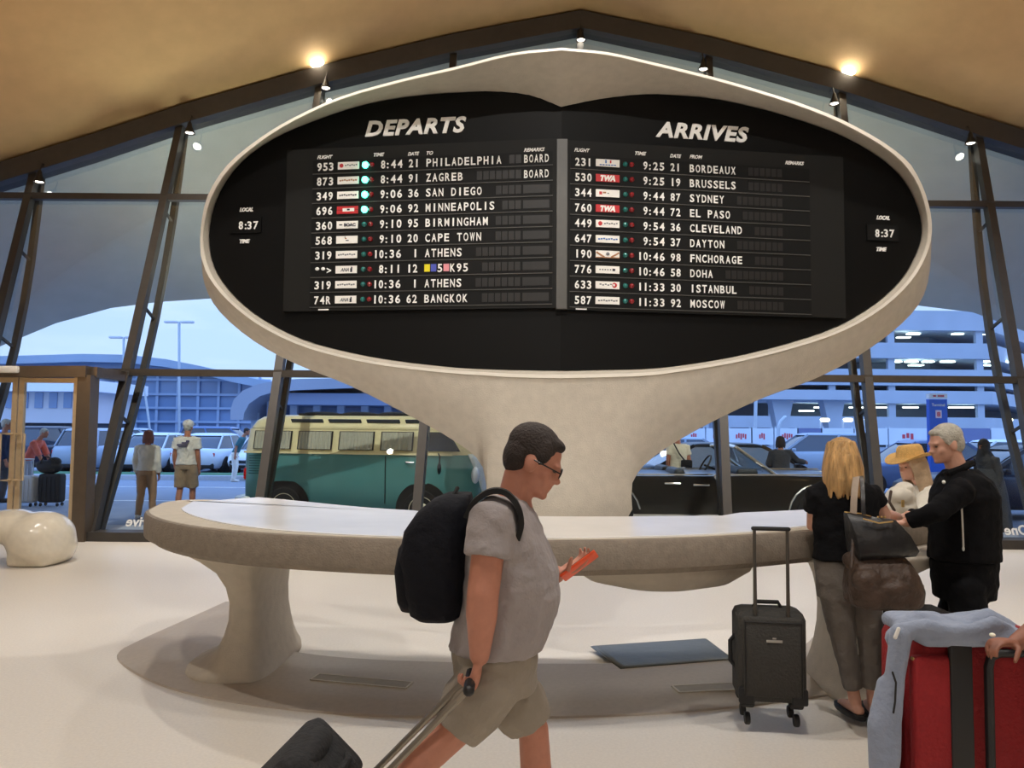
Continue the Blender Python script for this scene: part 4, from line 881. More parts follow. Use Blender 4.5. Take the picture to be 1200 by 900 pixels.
# elevated roadway on flared piers
D5 = 62
t = thing('elevated_roadway', 'elevated concrete roadway on flared piers in front of the garage', 'roadway', (P(930, 503, D5).x, D5, -.05)); o = t.location.copy()
mb = MB(); wall_band(mb, 690, 1030, 458, 466, D5, 6); mb.build('road_deck', m_conc, t, o, 0)
for px in (840, 914, 974):
    a = P(px, 466, D5 + 1.5); mb = MB(); mb.loft([[V((a.x + x * w, a.y + y * .6, z)) for x, y in ((-1, -1), (1, -1), (1, 1), (-1, 1))] for w, z in ((.45, -.05), (.5, a.z * .5), (.75, a.z * .8), (.95, a.z + .02))]); mb.build('flared_pier', m_conc, t, o, 0)
# banner fence
D6 = 42; x0, x1 = P(745, 0, D6).x, P(1210, 0, D6).x
m_banner = mat('white_banner', S(216, 224, 236), .8, var=.05, scale=1.2); m_bred = mat('red_banner_print', S(206, 70, 80), .7); m_bblu = mat('blue_banner_print', S(110, 120, 160), .7)
for i, (a, b, c1) in enumerate(((752, 800, 0), (802, 826, 1), (828, 852, 1), (854, 880, 2), (882, 906, 1), (908, 934, 2), (936, 962, 3), (964, 1000, 0), (1002, 1040, 0), (1042, 1090, 1), (1110, 1160, 3), (1162, 1205, 0))):
    p0, p1 = P(a, 521, D6), P(b, 502, D6); t = thing('fence_banner', ['plain white banner on the far fence', 'white banner with red marks on the far fence', 'white banner with red words on the far fence', 'dark printed banner on the far fence'][c1] + [' behind the arm of the desk sign', ' left of the black sedan', ' above the black sedan', ' above the dark leaning figure', ' beside the curved lamp pipe', ' right of the curved lamp pipe', ' left of the blonde woman', ' behind the blonde woman', ' behind the person in grey', ' left of the blue pylon sign', ' right of the blue pylon sign', ' at the right edge'][i], 'banner', ((p0.x + p1.x) / 2, D6, -.05), group='banners on the far fence'); o = t.location.copy()
    mb = MB(); mb.box(((p0.x + p1.x) / 2, D6, (p0.z + p1.z) / 2), (p1.x - p0.x, .05, p1.z - p0.z)); mb.build('banner_cloth', m_bblu if c1 == 3 else m_banner, t, o, 0)
    mb = MB(); [mb.bar((x, D6 + .04, -.05), (x, D6 + .04, p1.z + .1), .06, .06, up=(0, 1, 0)) for x in (p0.x + .05, p1.x - .05)]; mb.build('fence_post', m_steel, t, o, 0)
    if c1 in (1, 2):
        mb = MB(); W_ = p1.x - p0.x
        for k in range(3 if c1 == 1 else 5): mb.box((p0.x + W_ * (.35 + .1 * k), D6 - .03, (p0.z + p1.z) / 2 + .05 * (k % 2)), (W_ * .07, .012, .22 + .05 * (k % 3)))
        mb.build('banner_print', m_bred, t, o, 0)
# masts and lamps
def mast(name, label, pts, r, d, head=None, m=None):
    t = thing(name, label, 'street lamp' if head else 'pole', (P(pts[0][0], 503, d).x, d, -.05)); o = t.location.copy(); w = [P(x, y, d) for x, y in pts]; w[0].z = -.05
    mb = MB(); mb.tube(w, r, 8); mb.build('mast', m_steel, t, o)
    if head: 
        e_ = w[-1]
        for s in ((-1, 1) if head == 2 else (1,)): mb = MB(); mb.rbox(e_ + V((s * .75 if head == 2 else .3, 0, .05)), (1.2 if head == 2 else .5, .4, .22), .08); mb.build('lamp_head', m or m_bwall, t, o)
mast('light_mast', 'tall double-headed light mast standing against the sky left of the sign', [(210, 520), (210, 378)], .12, 70, 2)
mast('steel_pole', 'thin leaning white pole between the two walkers outside', [(180, 535), (174, 490), (167, 440)], .05, 34)
mast('light_mast', 'short light mast at the left edge of the sky', [(145, 520), (145, 396)], .11, 72, 2)
mast('steel_pole', 'tall white pole left of the blonde woman beyond the fence', [(884, 530), (886, 456)], .10, 44)
mast('curved_pipe', 'white curved lamp pipe above the dark leaning figure', [(911, 530), (912, 503), (915, 494), (920, 489)], .10, 40)
for px, lab in ((961, 'first'), (988, 'second'), (1013, 'third'), (1175, 'last')): mast('street_lamp', {'first': 'glowing amber street lamp above the blonde woman, leftmost of the row', 'second': 'glowing amber street lamp above the blonde woman, middle of the row', 'third': 'glowing amber street lamp beside the window post right of the blonde woman', 'last': 'glowing amber street lamp right of the older man'}[lab], [(px, 525), (px, 493)], .06, 48, 1, m_lampy)
# blue pylon sign
D7 = 19.5
t = thing('pylon_sign', 'tall blue terminal pylon sign with white cap behind the older man', 'sign', (P(1097.5, 503, D7).x, D7, -.05)); o = t.location.copy()
a, b = P(1087, 465, D7), P(1108, 465, D7); w = b.x - a.x; cx = (a.x + b.x) / 2; zt = a.z; m_sblue = mat('sign_blue', S(30, 92, 200), .45, var=.03)
mb = MB(); mb.box((cx, D7, (zt - .05) / 2 - .03), (w, .14, zt - .02)); mb.build('sign_board', m_sblue, t, o, 0)
mb = MB(); mb.box((cx, D7 - .01, zt + .02), (w, .16, .12)); mb.build('sign_cap', mat('sign_white', S(236, 236, 236), .5), t, o, 0)
mb = MB(); write(mb, 'Terminal', V((cx - w * .36, D7 - .075, zt - .24)), V((1, 0, 0)), V((0, 0, 1)), .075, bold=.01, width=w * .72); mb.build('sign_word', m_letter, t, o, 0)
mb = MB(); mb.box((cx, D7 - .075, zt - .44), (.15, .012, .2)); q_s = mb.build('number_square', mat('sign_square', S(236, 214, 220), .5), t, o, 0); mb = MB(); write(mb, '8', V((cx - .045, D7 - .083, zt - .50)), V((1, 0, 0)), V((0, 0, 1)), .12, bold=.02, width=.09); mb.build('number', mat('sign_red', S(214, 40, 60), .5), q_s, o, 0)
mb = MB(); mb.box((cx - .1, D7 - .092, zt + .02), (.07, .01, .04)); mb.box((cx + .06, D7 - .092, zt + .02), (.16, .01, .04)); mb.build('cap_print', m_bred, t, o, 0)
# ================================================================== people
def skinm(n, r, g, b): return mat(n, S(r, g, b), .55, var=.05, scale=40, bump=.05)
SK_A = skinm('ruddy_skin', 188, 128, 106); SK_B = skinm('fair_skin', 208, 158, 136); SK_C = skinm('brown_skin', 138, 88, 68); SK_D = skinm('tanned_skin', 180, 120, 92)
def cloth(n, r, g, b, bump=.55, bs=14, var=.06): return mat(n, S(r, g, b), .9, var=var, scale=9, bump=bump, bscale=bs * 2.2, sheen=.10 if r > 60 else 0.0, spec=.2)
m_eye = mat('dark_eye', S(70, 52, 44), .3); m_specs = mat('spectacle_frame', S(30, 26, 26), .3)
def basis(f, u):
    f = V(f).normalized(); u = V(u); s = f.cross(u).normalized(); u = s.cross(f).normalized(); return f, s, u, Matrix((f, s, u)).transposed()
def head_mb(mb, c, f, u, k=1.0):
    f, s, u, m = basis(f, u); c = V(c)
    def e(a, b, d, r, n=12): mb.ell(c + (f * a + s * b + u * d) * k, tuple(x * k for x in r), m, n, 8)
    e(-.008, 0, .028, (.094, .074, .088), 18); e(.020, 0, -.035, (.072, .060, .075), 16); e(.052, 0, -.078, (.036, .036, .028)); e(.076, 0, -.088, (.018, .020, .016))
    e(.074, 0, .020, (.022, .052, .014)); e(.090, 0, -.008, (.012, .010, .026)); e(.101, 0, -.026, (.014, .014, .012)); e(.084, 0, -.050, (.012, .024, .008)); e(.082, 0, -.063, (.012, .021, .009))
    for q in (-1, 1):
        e(.050, q * .040, -.026, (.026, .020, .022)); e(-.004, q * .074, -.008, (.022, .009, .032)); e(.002, q * .070, -.012, (.012, .010, .020)); e(.094, q * .010, -.028, (.008, .006, .007), 8)
def hand_mb(mb, w, d, n, t, curl=(.25, .35, .3), k=1.0, thumb=.35):
    d = V(d).normalized(); n = V(n); n = (n - d * n.dot(d)).normalized(); t = V(t); t = (t - d * t.dot(d) - n * t.dot(n)).normalized(); w = V(w); m = Matrix((d, t, n)).transposed()
    mb.ell(w + d * .052 * k, (.056 * k, .041 * k, .017 * k), m, 14, 8); mb.ell(w + d * .078 * k, (.022 * k, .040 * k, .014 * k), m, 12, 7)
    for i, (L, off) in enumerate(((.072, .031), (.080, .0105), (.075, -.0105), (.058, -.030))):
        p = w + d * (.078 - abs(i - 1) * .004) * k + t * off * k; a = 0.0; pts = [p]; dir_ = d + t * off * .8
        for j, fr in enumerate((.45, .30, .25)):
            a += curl[j] * (1 + .12 * i); q = (dir_ * cos(a) + n * sin(a)).normalized(); p = p + q * L * fr * k; pts.append(p)
        mb.tube(pts, [.0092 * k, .0086 * k, .0078 * k, .0068 * k], 8)
    p = w + d * .022 * k + t * .030 * k; q = (d * .55 + t * .75 + n * thumb).normalized(); q2 = (d * .85 + t * .25 + n * thumb * 1.6).normalized()
    mb.tube([p - t * .012 * k, p + q * .034 * k, p + q * .034 * k + q2 * .030 * k, p + q * .034 * k + q2 * .054 * k], [.015 * k, .0115 * k, .0100 * k, .0080 * k], 8)
def ringe(c, s, f, a, b, n=20): return [c + s * (a * cos(2 * pi * i / n)) + f * (b * sin(2 * pi * i / n)) for i in range(n)]
def stand(x, y, yaw, h, z=0.0, lean=0.0, step=0.0, wide=1.0):
    k = h / 1.75; f = V((cos(yaw), sin(yaw), 0)); s = V((sin(yaw), -cos(yaw), 0)); b = V((x, y, z))
    def L(a, c, u): u *= k; return b + f * (a * k + lean * max(0, u - .9 * k)) + s * c * k + V((0, 0, u))
    J = dict(k=k, f=f, s=s, head=(L(.03, 0, 1.635), f - V((0, 0, lean * .4)), V((0, 0, 1)) + f * lean * .5), neck=L(-.005, 0, 1.46), base=b, L=L)
    J['torso'] = [(L(0, 0, u), a * k * wide, c * k * wide) for u, a, c in ((.86, .165, .115), (.95, .168, .12), (1.04, .155, .112), (1.14, .145, .106), (1.26, .165, .115), (1.36, .178, .11), (1.42, .15, .085), (1.46, .075, .062))]
    J['arms'] = {q: (L(-.01, sg * .175, 1.40), L(-.03, sg * .215, 1.12), L(.05, sg * .215, .87)) for q, sg in (('R', 1), ('L', -1))}
    J['legs'] = {q: (L(0, sg * .09, .88), L(.03 + sg * step * .5, sg * .095, .48), L(-.02 + sg * step, sg * .095, .075)) for q, sg in (('R', 1), ('L', -1))}
    J['toe'] = {'R': f, 'L': f}; J['hand'] = {}
    return J
def person(label, J, skin, top=None, bottom=None, shoe=None, hair=None, vox=.010, sleeve=.5, sleeve_r=(.078, .072), leg_to=1.0, leg_r=(.098, .078, .062), hem=.0, extra=None, eyes=False, arm_r=(.052, .044, .030), name='person', group=None, calf=.057):
    k = J['k']; f, s = J['f'], J['s']; b = J['base']; t = thing(name, label, 'person', b, 0, group); o = b.copy()
    mb = MB(); hc, hf, hu = J['head']; head_mb(mb, hc, hf, hu, k * J.get('hk', 1.0))
    hf_, hs_, hu_, hm_ = basis(hf, hu); kk = k * J.get('hk', 1.0)
    mb.tube([J['neck'] - V((0, 0, .05)), J['neck'], hc - hu_ * .06 * kk - hf_ * .022 * kk], [.068 * k, .060 * k, .056 * k], 14)
    mb.loft([ringe(c, s, f, a * .90, d * .90) for c, a, d in J['torso']])
    for q, (sh, el, wr) in J['arms'].items():
        fa = el.lerp(wr, .35); mb.tube([sh, el, fa, wr], [arm_r[0] * k, arm_r[1] * k, arm_r[1] * .98 * k, arm_r[2] * k], 12)
        h = J['hand'].get(q)
        if h is None:
            d = (wr - el).normalized(); n = f.cross(V((0, 0, 1))) * (-1 if q == 'R' else 1); h = (d, n, f, (.25, .35, .3), .3)
        hand_mb(mb, wr + V(h[0]).normalized() * .012 * k, h[0], h[1], h[2], h[3], k * .98, h[4] if len(h) > 4 else .35)
    for q, (hp, kn, an) in J['legs'].items():
        cf = kn.lerp(an, .32) - f * .012; mb.tube([hp, hp.lerp(kn, .5), kn, cf, kn.lerp(an, .7), an], [.084 * k, .076 * k, min(.056, calf + .004) * k, calf * k, calf * .77 * k, .036 * k], 14)
        td = V(J['toe'][q]).normalized(); mb.tube([an - td * .03 - V((0, 0, .035)), an + td * .06 * k - V((0, 0, .035)), an + td * .15 * k - V((0, 0, .05))], [.034 * k, .036 * k, .024 * k], 10)
    link('body', fuse(mb, vox, 2, .4, o), skin, t, 180)
    if bottom:
        mb = MB(); tr = J['torso']; mb.loft([ringe(c, s, f, a * 1.0, d * 1.0) for c, a, d in tr[:3]])
        for q, (hp, kn, an) in J['legs'].items():
            mb.ell(hp, (leg_r[0] * k * 1.0,) * 3, None, 14, 9); L = [hp, hp.lerp(kn, .45), kn, kn.lerp(an, .5), an]; r = [leg_r[0], leg_r[0] * .98, leg_r[1], (leg_r[1] + leg_r[2]) / 2, leg_r[2]]
            if leg_to < .5: e_ = hp.lerp(kn, leg_to * 2); L = [L[0], hp.lerp(kn, leg_to), e_]; r = [leg_r[0], leg_r[0] * 1.0, leg_r[1]]
            elif leg_to < 1: L = L[:3] + [kn.lerp(an, (leg_to - .5))] + [kn.lerp(an, (leg_to - .5) * 2)]
            mb.tube(L, [x * k for x in r], 16, ball=False)
        link('trousers' if leg_to > .5 else 'shorts', fuse(mb, vox * 1.15, 3, .45, o, wr=.016 * k, ws=.075), bottom, t, 180)
    if top:
        mb = MB(); tr = J['torso'][J.get('hem', 1):]; mb.loft([ringe(c, s, f, a * 1.07, d * 1.08) for c, a, d in tr])
        for q, (sh, el, wr) in J['arms'].items():
            tc_ = sh + (J['torso'][-3][0] - sh) * .45; tc_.z = sh.z
            if sleeve <= .5: pts = [tc_, sh, sh.lerp(el, sleeve * 2)]; r = [sleeve_r[0] * .95, sleeve_r[0], sleeve_r[1]]
            else: e_ = el.lerp(wr, (sleeve - .5) * 2); pts = [tc_, sh, el, e_]; r = [sleeve_r[0] * .95, sleeve_r[0], sleeve_r[1], sleeve_r[1] * .82]
            mb.tube(pts, [x * k for x in r], 16, ball=False)
        link('top', fuse(mb, vox * 1.15, 3, .45, o, wr=.018 * k, ws=.07), top, t, 180)
    if shoe:
        for q, (hp, kn, an) in J['legs'].items():
            td = V(J['toe'][q]).normalized(); mb = MB(); z0 = an.z - .05 * k
            mb.tube([an - td * .045 * k - V((0, 0, .028)), an + td * .05 * k - V((0, 0, .034)), an + td * .15 * k - V((0, 0, .045))], [.042 * k, .044 * k, .033 * k], 12); mb.tube([an - td * .02 - V((0, 0, .03)), an + V((0, 0, .0))], [.044 * k, .042 * k], 12)
            link('shoe', fuse(mb, .008, 3, .5, o), shoe, t, 180)
    if hair:
        mb = MB(); hair[0](mb, hc, hf_, hs_, hu_, hm_, kk); link('hair', fuse(mb, hair[2] if len(hair) > 2 else .008, 2, .4, o), hair[1], t, 180)
    if eyes:
        for q in (-1, 1):
            mb = MB(); mb.ell(hc + (hf_ * .078 + hs_ * q * .030 + hu_ * .002) * kk, (.008 * kk, .010 * kk, .005 * kk), hm_, 10, 7); mb.build('eye', m_eye, t, o)
    if extra: extra(t, o, hc, hf_, hs_, hu_, hm_, kk)
    return t
def hair_short(mb, c, f, s, u, m, k):
    mb.ell(c + (-f * .020 + u * .050) * k, (.094 * k, .081 * k, .080 * k), m, 18, 10); mb.ell(c + (-f * .052 + u * .008) * k, (.058 * k, .076 * k, .080 * k), m, 16, 9)
    mb.ell(c + (f * .036 + u * .082) * k, (.046 * k, .056 * k, .026 * k), m, 12, 8)
    for q in (-1, 1): mb.ell(c + (f * .014 + s * q * .068 + u * .042) * k, (.034 * k, .014 * k, .044 * k), m, 10, 7)
def hair_long(n, length, spread, seed=1, fr=False):
    def fn(mb, c, f, s, u, m, k):
        rnd = random.Random(seed); mb.ell(c + (-f * .018 + u * .042) * k, (.100 * k, .086 * k, .088 * k), m, 18, 10)
        for i in range(n):
            a = R(35 + 290 * i / (n - 1)) if not fr else R(50 + 260 * i / (n - 1)); ca, sa = cos(a), sin(a)
            top = c + (f * (ca * .07 - .02) + s * sa * .066 + u * .085) * k; mid = c + (f * (ca * .092 - .022) + s * sa * .088 + u * .0) * k
            L = length * (1 - .12 * rnd.random()); lo = c + (f * (ca * (.088 + spread * .4) - .030) + s * sa * (.085 + spread) - u * L * .55) * k; e_ = c + (f * (ca * .08 - .035) + s * sa * (.082 + spread * .75) - u * L + f * rnd.uniform(-.012, .012) + s * rnd.uniform(-.014, .014)) * k
            mb.tube([top, mid, mid.lerp(lo, .5) + s * rnd.uniform(-.008, .008) * k, lo, e_], [.020 * k, .020 * k, .018 * k, .016 * k, .007 * k], 8)
    return fn
H_dark = mat('dark_brown_hair', S(44, 34, 30), .7, var=.2, scale=30, bump=.5, bscale=120); H_blond = mat('honey_blonde_hair', S(196, 154, 100), .5, var=.42, scale=22, bump=1.0, bscale=40, stretch=(2.2, 2.2, .22)); H_grey = mat('silver_hair', S(188, 184, 172), .7, var=.16, scale=30, bump=.6, bscale=100); H_aub = mat('auburn_hair', S(122, 74, 66), .7, var=.15, bump=.4); H_ash = mat('ash_blonde_hair', S(190, 164, 134), .6, var=.2, bump=.5)
T_grey = cloth('heather_grey_jersey', 156, 149, 149, .7, 9); T_short = cloth('stone_shorts', 150, 141, 129, .6, 8); T_black = cloth('black_jersey', 15, 15, 18, .5, 12); T_leg = cloth('grey_stretch_trousers', 112, 106, 100, .4, 16); T_track = cloth('black_tracksuit', 15, 15, 18, .6, 9); T_white = cloth('white_cotton', 232, 228, 216, .6, 10); T_khaki = cloth('khaki_cotton', 160, 138, 112, .4, 12); T_tan = cloth('tan_cotton', 178, 144, 112, .4, 12); T_cream = cloth('cream_cotton', 224, 216, 190, .5, 10); T_navy = cloth('navy_cotton', 40, 52, 78); T_dgrey = cloth('charcoal_cotton', 66, 68, 72); T_lgrey = cloth('pale_grey_cotton', 170, 174, 180); T_denim = cloth('blue_denim', 52, 66, 92); T_tealc = cloth('teal_cotton', 60, 110, 120)
m_shoe_b = mat('black_shoe', S(26, 26, 27), .6); m_shoe_w = mat('white_shoe', S(222, 220, 214), .6)
# ------------------------------------------------ walking man in grey
YM = 2.72; km = YM / 900
def M(px, py, y=YM): return P(px, py, y)
J = dict(k=1.0, f=V((1, 0, 0)), s=V((0, -1, 0)), base=V((M(590, 503).x, YM, 0)), hk=1.04)
J['head'] = (M(625, 541), V((.90, -.03, -.43)), V((.43, 0, .90))); J['neck'] = M(603, 583)
TR = [(805, 534, 630, .165), (785, 530, 630, .182), (757, 528, 633, .190), (745, 531, 640, .195), (715, 538, 650, .20), (690, 542, 654, .205), (662, 546, 650, .205), (632, 549, 639, .205), (608, 553, 629, .195), (594, 566, 622, .150), (584, 582, 615, .080)]
J['torso'] = [(M((a + b) / 2, y), w, (b - a) / 2 * km * (.96 if y > 590 else 1)) for y, a, b, w in TR]; J['hem'] = 2
J['arms'] = {'R': (M(577, 607, 2.53), M(566, 696, 2.48), M(562, 768, 2.48)), 'L': (M(588, 607, 2.90), M(606, 690, 2.97), M(652, 673, 2.88))}
J['hand'] = {'R': (V((-.18, .05, -1)), V((-1, .1, .18)), V((.05, 1, 0)), (.85, 1.0, .8), .12), 'L': (V((.86, -.05, .42)), V((-.42, -.25, .86)), V((.1, -1, -.1)), (.28, .32, .4), .7)}
J['legs'] = {'R': (M(573, 800, 2.62), M(527, 862, 2.60), M(432, 958, 2.60)), 'L': (M(592, 800, 2.83), M(625, 855, 2.84), M(648, 1018, 2.84))}; J['toe'] = {'R': V((.8, 0, -.6)), 'L': V((1, 0, 0))}
def specs(t, o, c, f, s, u, m, k):
    mb = MB()
    for q in (-1, 1):
        e_ = c + (f * .100 + s * q * .032 + u * .004) * k; mb.tube([e_ + (s * .024 * cos(a) + u * .016 * sin(a)) * k for a in [2 * pi * i / 16 for i in range(17)]], .0022, 6); mb.tube([e_ + s * q * .024 * k, c + (f * .06 + s * q * .074 + u * .006) * k, c + (f * .0 + s * q * .080 + u * .008) * k], .0026, 6)
    mb.tube([c + (f * .102 + s * .010 + u * .006) * k, c + (f * .102 - s * .010 + u * .006) * k], .002, 6); mb.build('glasses', m_specs, t, o)
    mb = MB(); mb.tube([M(596, 579, YM - .07), M(612, 590, YM - .05), M(620, 592, YM), M(612, 588, YM + .05)], .008, 8); mb.build('collar', T_grey, t, o)
person('man in grey T-shirt and stone shorts walking past, looking at a phone', J, SK_A, T_grey, T_short, m_shoe_w, (hair_short, H_dark, .006), vox=.0065, sleeve=.26, sleeve_r=(.078, .080), leg_to=.44, leg_r=(.108, .086, .06), extra=specs, eyes=True, arm_r=(.056, .052, .033))
# his phone
m_phone = mat('orange_phone_case', S(236, 84, 36), .4); mb = MB(); c = M(679, 663, 2.85); ax = V((.80, 0, .60)).normalized(); nn = V((-.50, .46, .66)); nn = (nn - ax * nn.dot(ax)).normalized(); wy = nn.cross(ax); m3 = Matrix((ax, wy, nn)).transposed()
t = thing('phone', 'phone in an orange case held by the walking man', 'phone', c); mb.rbox(c, (.156, .076, .012), .005, m3); mb.build('phone_case', m_phone, t, c)
mb = MB(); sg = 1 if nn.z > 0 else -1; mb.rbox(c + nn * sg * .0062, (.146, .068, .002), .0008, m3); mb.build('screen', mat('phone_screen', S(40, 44, 52), .15), t, c)
# backpack
m_pack = mat('navy_black_nylon', S(13, 15, 24), .8, spec=.25, var=.1, scale=30, bump=.5, bscale=25); m_strap = mat('black_webbing', S(18, 18, 20), .8)
c = M(509, 652, 2.72); t = thing('backpack', 'navy black backpack worn by the walking man', 'backpack', M(509, 720, 2.72)); o = t.location.copy()
mb = MB(); rings = []
for y, x0, x1, w in ((722, 492, 534, .10), (715, 484, 542, .135), (690, 477, 545, .15), (650, 471, 547, .155), (620, 477, 549, .15), (598, 492, 551, .135), (585, 508, 553, .115), (578, 524, 552, .08)):
    cc = M((x0 + x1) / 2, y); rings.append([cc + p for p in [V((q.x, q.y, 0)) for q in rrect((x1 - x0) / 2 * km, w, min((x1 - x0) / 2 * km, w) * .75, 5)]])
mb.loft(rings); mb.build('main_bag', m_pack, t, o, 60)
mb = MB(); rings = []
for y, x0, x1, w in ((712, 472, 500, .08), (700, 469, 500, .11), (665, 466, 500, .115), (640, 470, 500, .10), (630, 476, 500, .07)):
    cc = M((x0 + x1) / 2, y); rings.append([cc + V((q.x, q.y, 0)) for q in rrect((x1 - x0) / 2 * km, w, .04, 5)])
mb.loft(rings); mb.build('front_pocket', m_pack, t, o, 60)
for yy, lab in ((2.56, 1), (2.88, 0)):
    mb = MB(); pts = [M(546, 606, yy), M(556, 588, yy - .02), M(574, 576, yy - .02), M(592, 577, yy - .03), M(606, 592, yy - .035), M(611, 612, yy - .03), M(606, 632, yy - .02)]
    pts = sub(pts, 4)
    rings = []
    for i, p in enumerate(pts):
        d = (pts[min(i + 1, len(pts) - 1)] - pts[max(i - 1, 0)]).normalized(); y_ = V((0, 1, 0)); n_ = d.cross(y_).normalized()
        rings.append([p + y_ * a * .030 + n_ * b * .009 for a, b in ((-1, -1), (1, -1), (1, 1), (-1, 1))])
    mb.loft(rings); mb.build('shoulder_strap', m_strap, t, o, 60)
mb = MB(); mb.tube([M(532, 580, 2.69), M(536, 572, 2.71), M(536, 572, 2.74), M(532, 580, 2.76)], .008, 6); mb.build('grab_loop', m_strap, t, o)
# pulled trolley case
m_case = mat('black_ballistic_nylon', S(24, 24, 26), .8, var=.1, scale=40, bump=.5, bscale=60); m_rod = mat('aluminium_rod', S(140, 132, 120), .35, metal=.7)
hp_ = M(551, 798, 2.48); ax = V((-.70, 0, -.714)).normalized(); nn = V((-.714, 0, .70)); yv = V((0, 1, 0)); Lr = (hp_.z - .07) / .714
t = thing('trolley_case', 'black soft trolley case tilted and pulled behind the walking man', 'suitcase', (hp_ + ax * Lr).x * V((1, 0, 0)) + V((0, 2.48, 0))); o = t.location.copy()
m3 = Matrix((yv, nn, ax)).transposed(); b0 = hp_ + ax * .47
mb = MB(); 
for s in (-1, 1): mb.tube([hp_ + yv * s * .07, b0 + yv * s * .08], .011, 8)
mb.build('pull_rod', m_rod, t, o)
mb = MB(); mb.tube([hp_ - yv * .09, hp_ + yv * .09], .018, 10); mb.build('handle_grip', m_trimb, t, o)
mb = MB(); Lb = Lr - .47 - .04; mb.rbox(b0 + ax * Lb / 2 + nn * .14, (.38, .25, Lb), .05, m3); mb.build('case_body', m_case, t, o, 60)
mb = MB(); mb.tube([b0 + nn * .10 - yv * .08, b0 + nn * .10 - ax * .03, b0 + nn * .10 + yv * .08], .013, 8); mb.ell(b0 + nn * .20 + ax * .03, (.16, .05, .05), m3, 12, 8); mb.build('top_handle', m_case, t, o)
for s in (-1, 1):
    mb = MB(); c = hp_ + ax * (Lr - .03) + yv * s * .15; c.z = .045; mb.lathe([(.001, -.018), (.04, -.018), (.045, -.01), (.045, .01), (.04, .018), (.001, .018)], c, Matrix.Rotation(R(90), 3, 'X'), 16); mb.build('wheel', m_tire, t, o)
# ------------------------------------------------ blonde woman at the desk
YW = 4.47; kw = YW / 900
def Wm(px, py, y=YW): return P(px, py, y)
J = dict(k=.95, f=V((.10, .995, 0)), s=V((.995, -.10, 0)), base=V((Wm(1003, 503).x, YW, .034)))
J['head'] = (Wm(986, 537), V((.25, .96, -.08)), V((0, .08, 1))); J['neck'] = Wm(986, 562)
J['torso'] = [(Wm(x, y), w * kw, d) for y, x, w, d in ((700, 995, 36, .115), (678, 994, 37, .122), (656, 992, 36, .118), (632, 991, 33, .105), (606, 990, 35, .108), (585, 989, 38, .108), (571, 988, 36, .085), (560, 987, 16, .06))]
J['arms'] = {'L': (Wm(955, 580), Wm(953, 617, YW + .06), Wm(972, 613, YW + .30)), 'R': (Wm(1022, 580), Wm(1037, 604, YW + .02), Wm(1053, 606, YW + .26))}
J['hand'] = {'L': (V((.5, .85, 0)), V((0, 0, -1)), V((.9, -.4, 0)), (.2, .2, .2), .2), 'R': (V((.2, .97, 0)), V((0, 0, -1)), V((-1, .2, 0)), (.2, .2, .2), .2)}
J['legs'] = {'L': (Wm(978, 690), Wm(989, 752), Wm(1002, 806)), 'R': (Wm(1012, 690), Wm(1020, 752), Wm(1023, 812))}; J['toe'] = {'L': V((-.15, 1, 0)), 'R': V((.2, 1, 0))}; J['hem'] = 2
for q in 'LR': h_, k_, a_ = J['legs'][q]; a_.z = .115; J['legs'][q] = (h_, k_, a_)
def slides(t, o, *a):
    for q in 'LR':
        an = J['legs'][q][2]; td = J['toe'][q].normalized(); sd = V((td.y, -td.x, 0)); mb = MB(); z = .040
        mb.loft([[V((an.x, an.y, zz)) + td * (.055 + .14 * cos(2 * pi * i / 24)) * e + sd * .052 * e * sin(2 * pi * i / 24) for i in range(24)] for zz, e in ((z - .004, .95), (z + .004, 1), (z + .022, 1), (z + .026, .94))]); mb.build('sandal', m_shoe_b, t, o)
person('blonde woman in black T-shirt and grey trousers leaning on the desk, seen from behind', J, SK_B, T_black, T_leg, None, (hair_long(40, .245, .018, 4), H_blond, .0055), vox=.0075, sleeve=.24, sleeve_r=(.070, .066), leg_to=.88, leg_r=(.092, .069, .058), calf=.047, extra=slides, arm_r=(.046, .040, .027))
# ------------------------------------------------ older man
YO = 4.68; ko = YO / 900
def Om(px, py, y=YO): return P(px, py, y)
J = dict(k=1.0, f=V((-1, .05, 0)), s=V((.05, 1, 0)), base=V((Om(1130, 503).x, YO, 0)), hk=1.0)
J['head'] = (Om(1108, 521), V((-.97, -.05, -.20)), V((-.2, 0, .98))); J['neck'] = Om(1121, 548)
J['torso'] = [(Om(x, y), d, w * ko) for y, x, w, d in ((700, 1130, 33, .155), (680, 1130, 35, .165), (655, 1130, 36, .175), (630, 1130, 35, .175), (605, 1130, 35, .185), (580, 1130, 33, .20), (562, 1129, 26, .165), (550, 1125, 17, .085))]
J['arms'] = {'R': (Om(1124, 576, YO + .20), Om(1096, 612, YO + .24), Om(1064, 604, YO + .22)), 'L': (Om(1126, 576, YO - .20), Om(1095, 601, YO - .24), Om(1063, 612, YO - .16))}
J['hand'] = {q: (V((-1, .1, -.1)), V((0, 0, -1)), V((-.1, 1 if q == 'L' else -1, 0)), (.2, .25, .2), .2) for q in 'LR'}
J['legs'] = {'R': (Om(1128, 690, YO + .09), Om(1112, 752, YO + .10), Om(1118, 815, YO + .10)), 'L': (Om(1132, 690, YO - .09), Om(1138, 752, YO - .10), Om(1148, 815, YO - .10))}; J['toe'] = {'R': V((-1, .1, 0)), 'L': V((-1, -.1, 0))}; J['hem'] = 2
for q in 'LR': h_, k_, a_ = J['legs'][q]; a_.z = .08; J['legs'][q] = (h_, k_, a_)
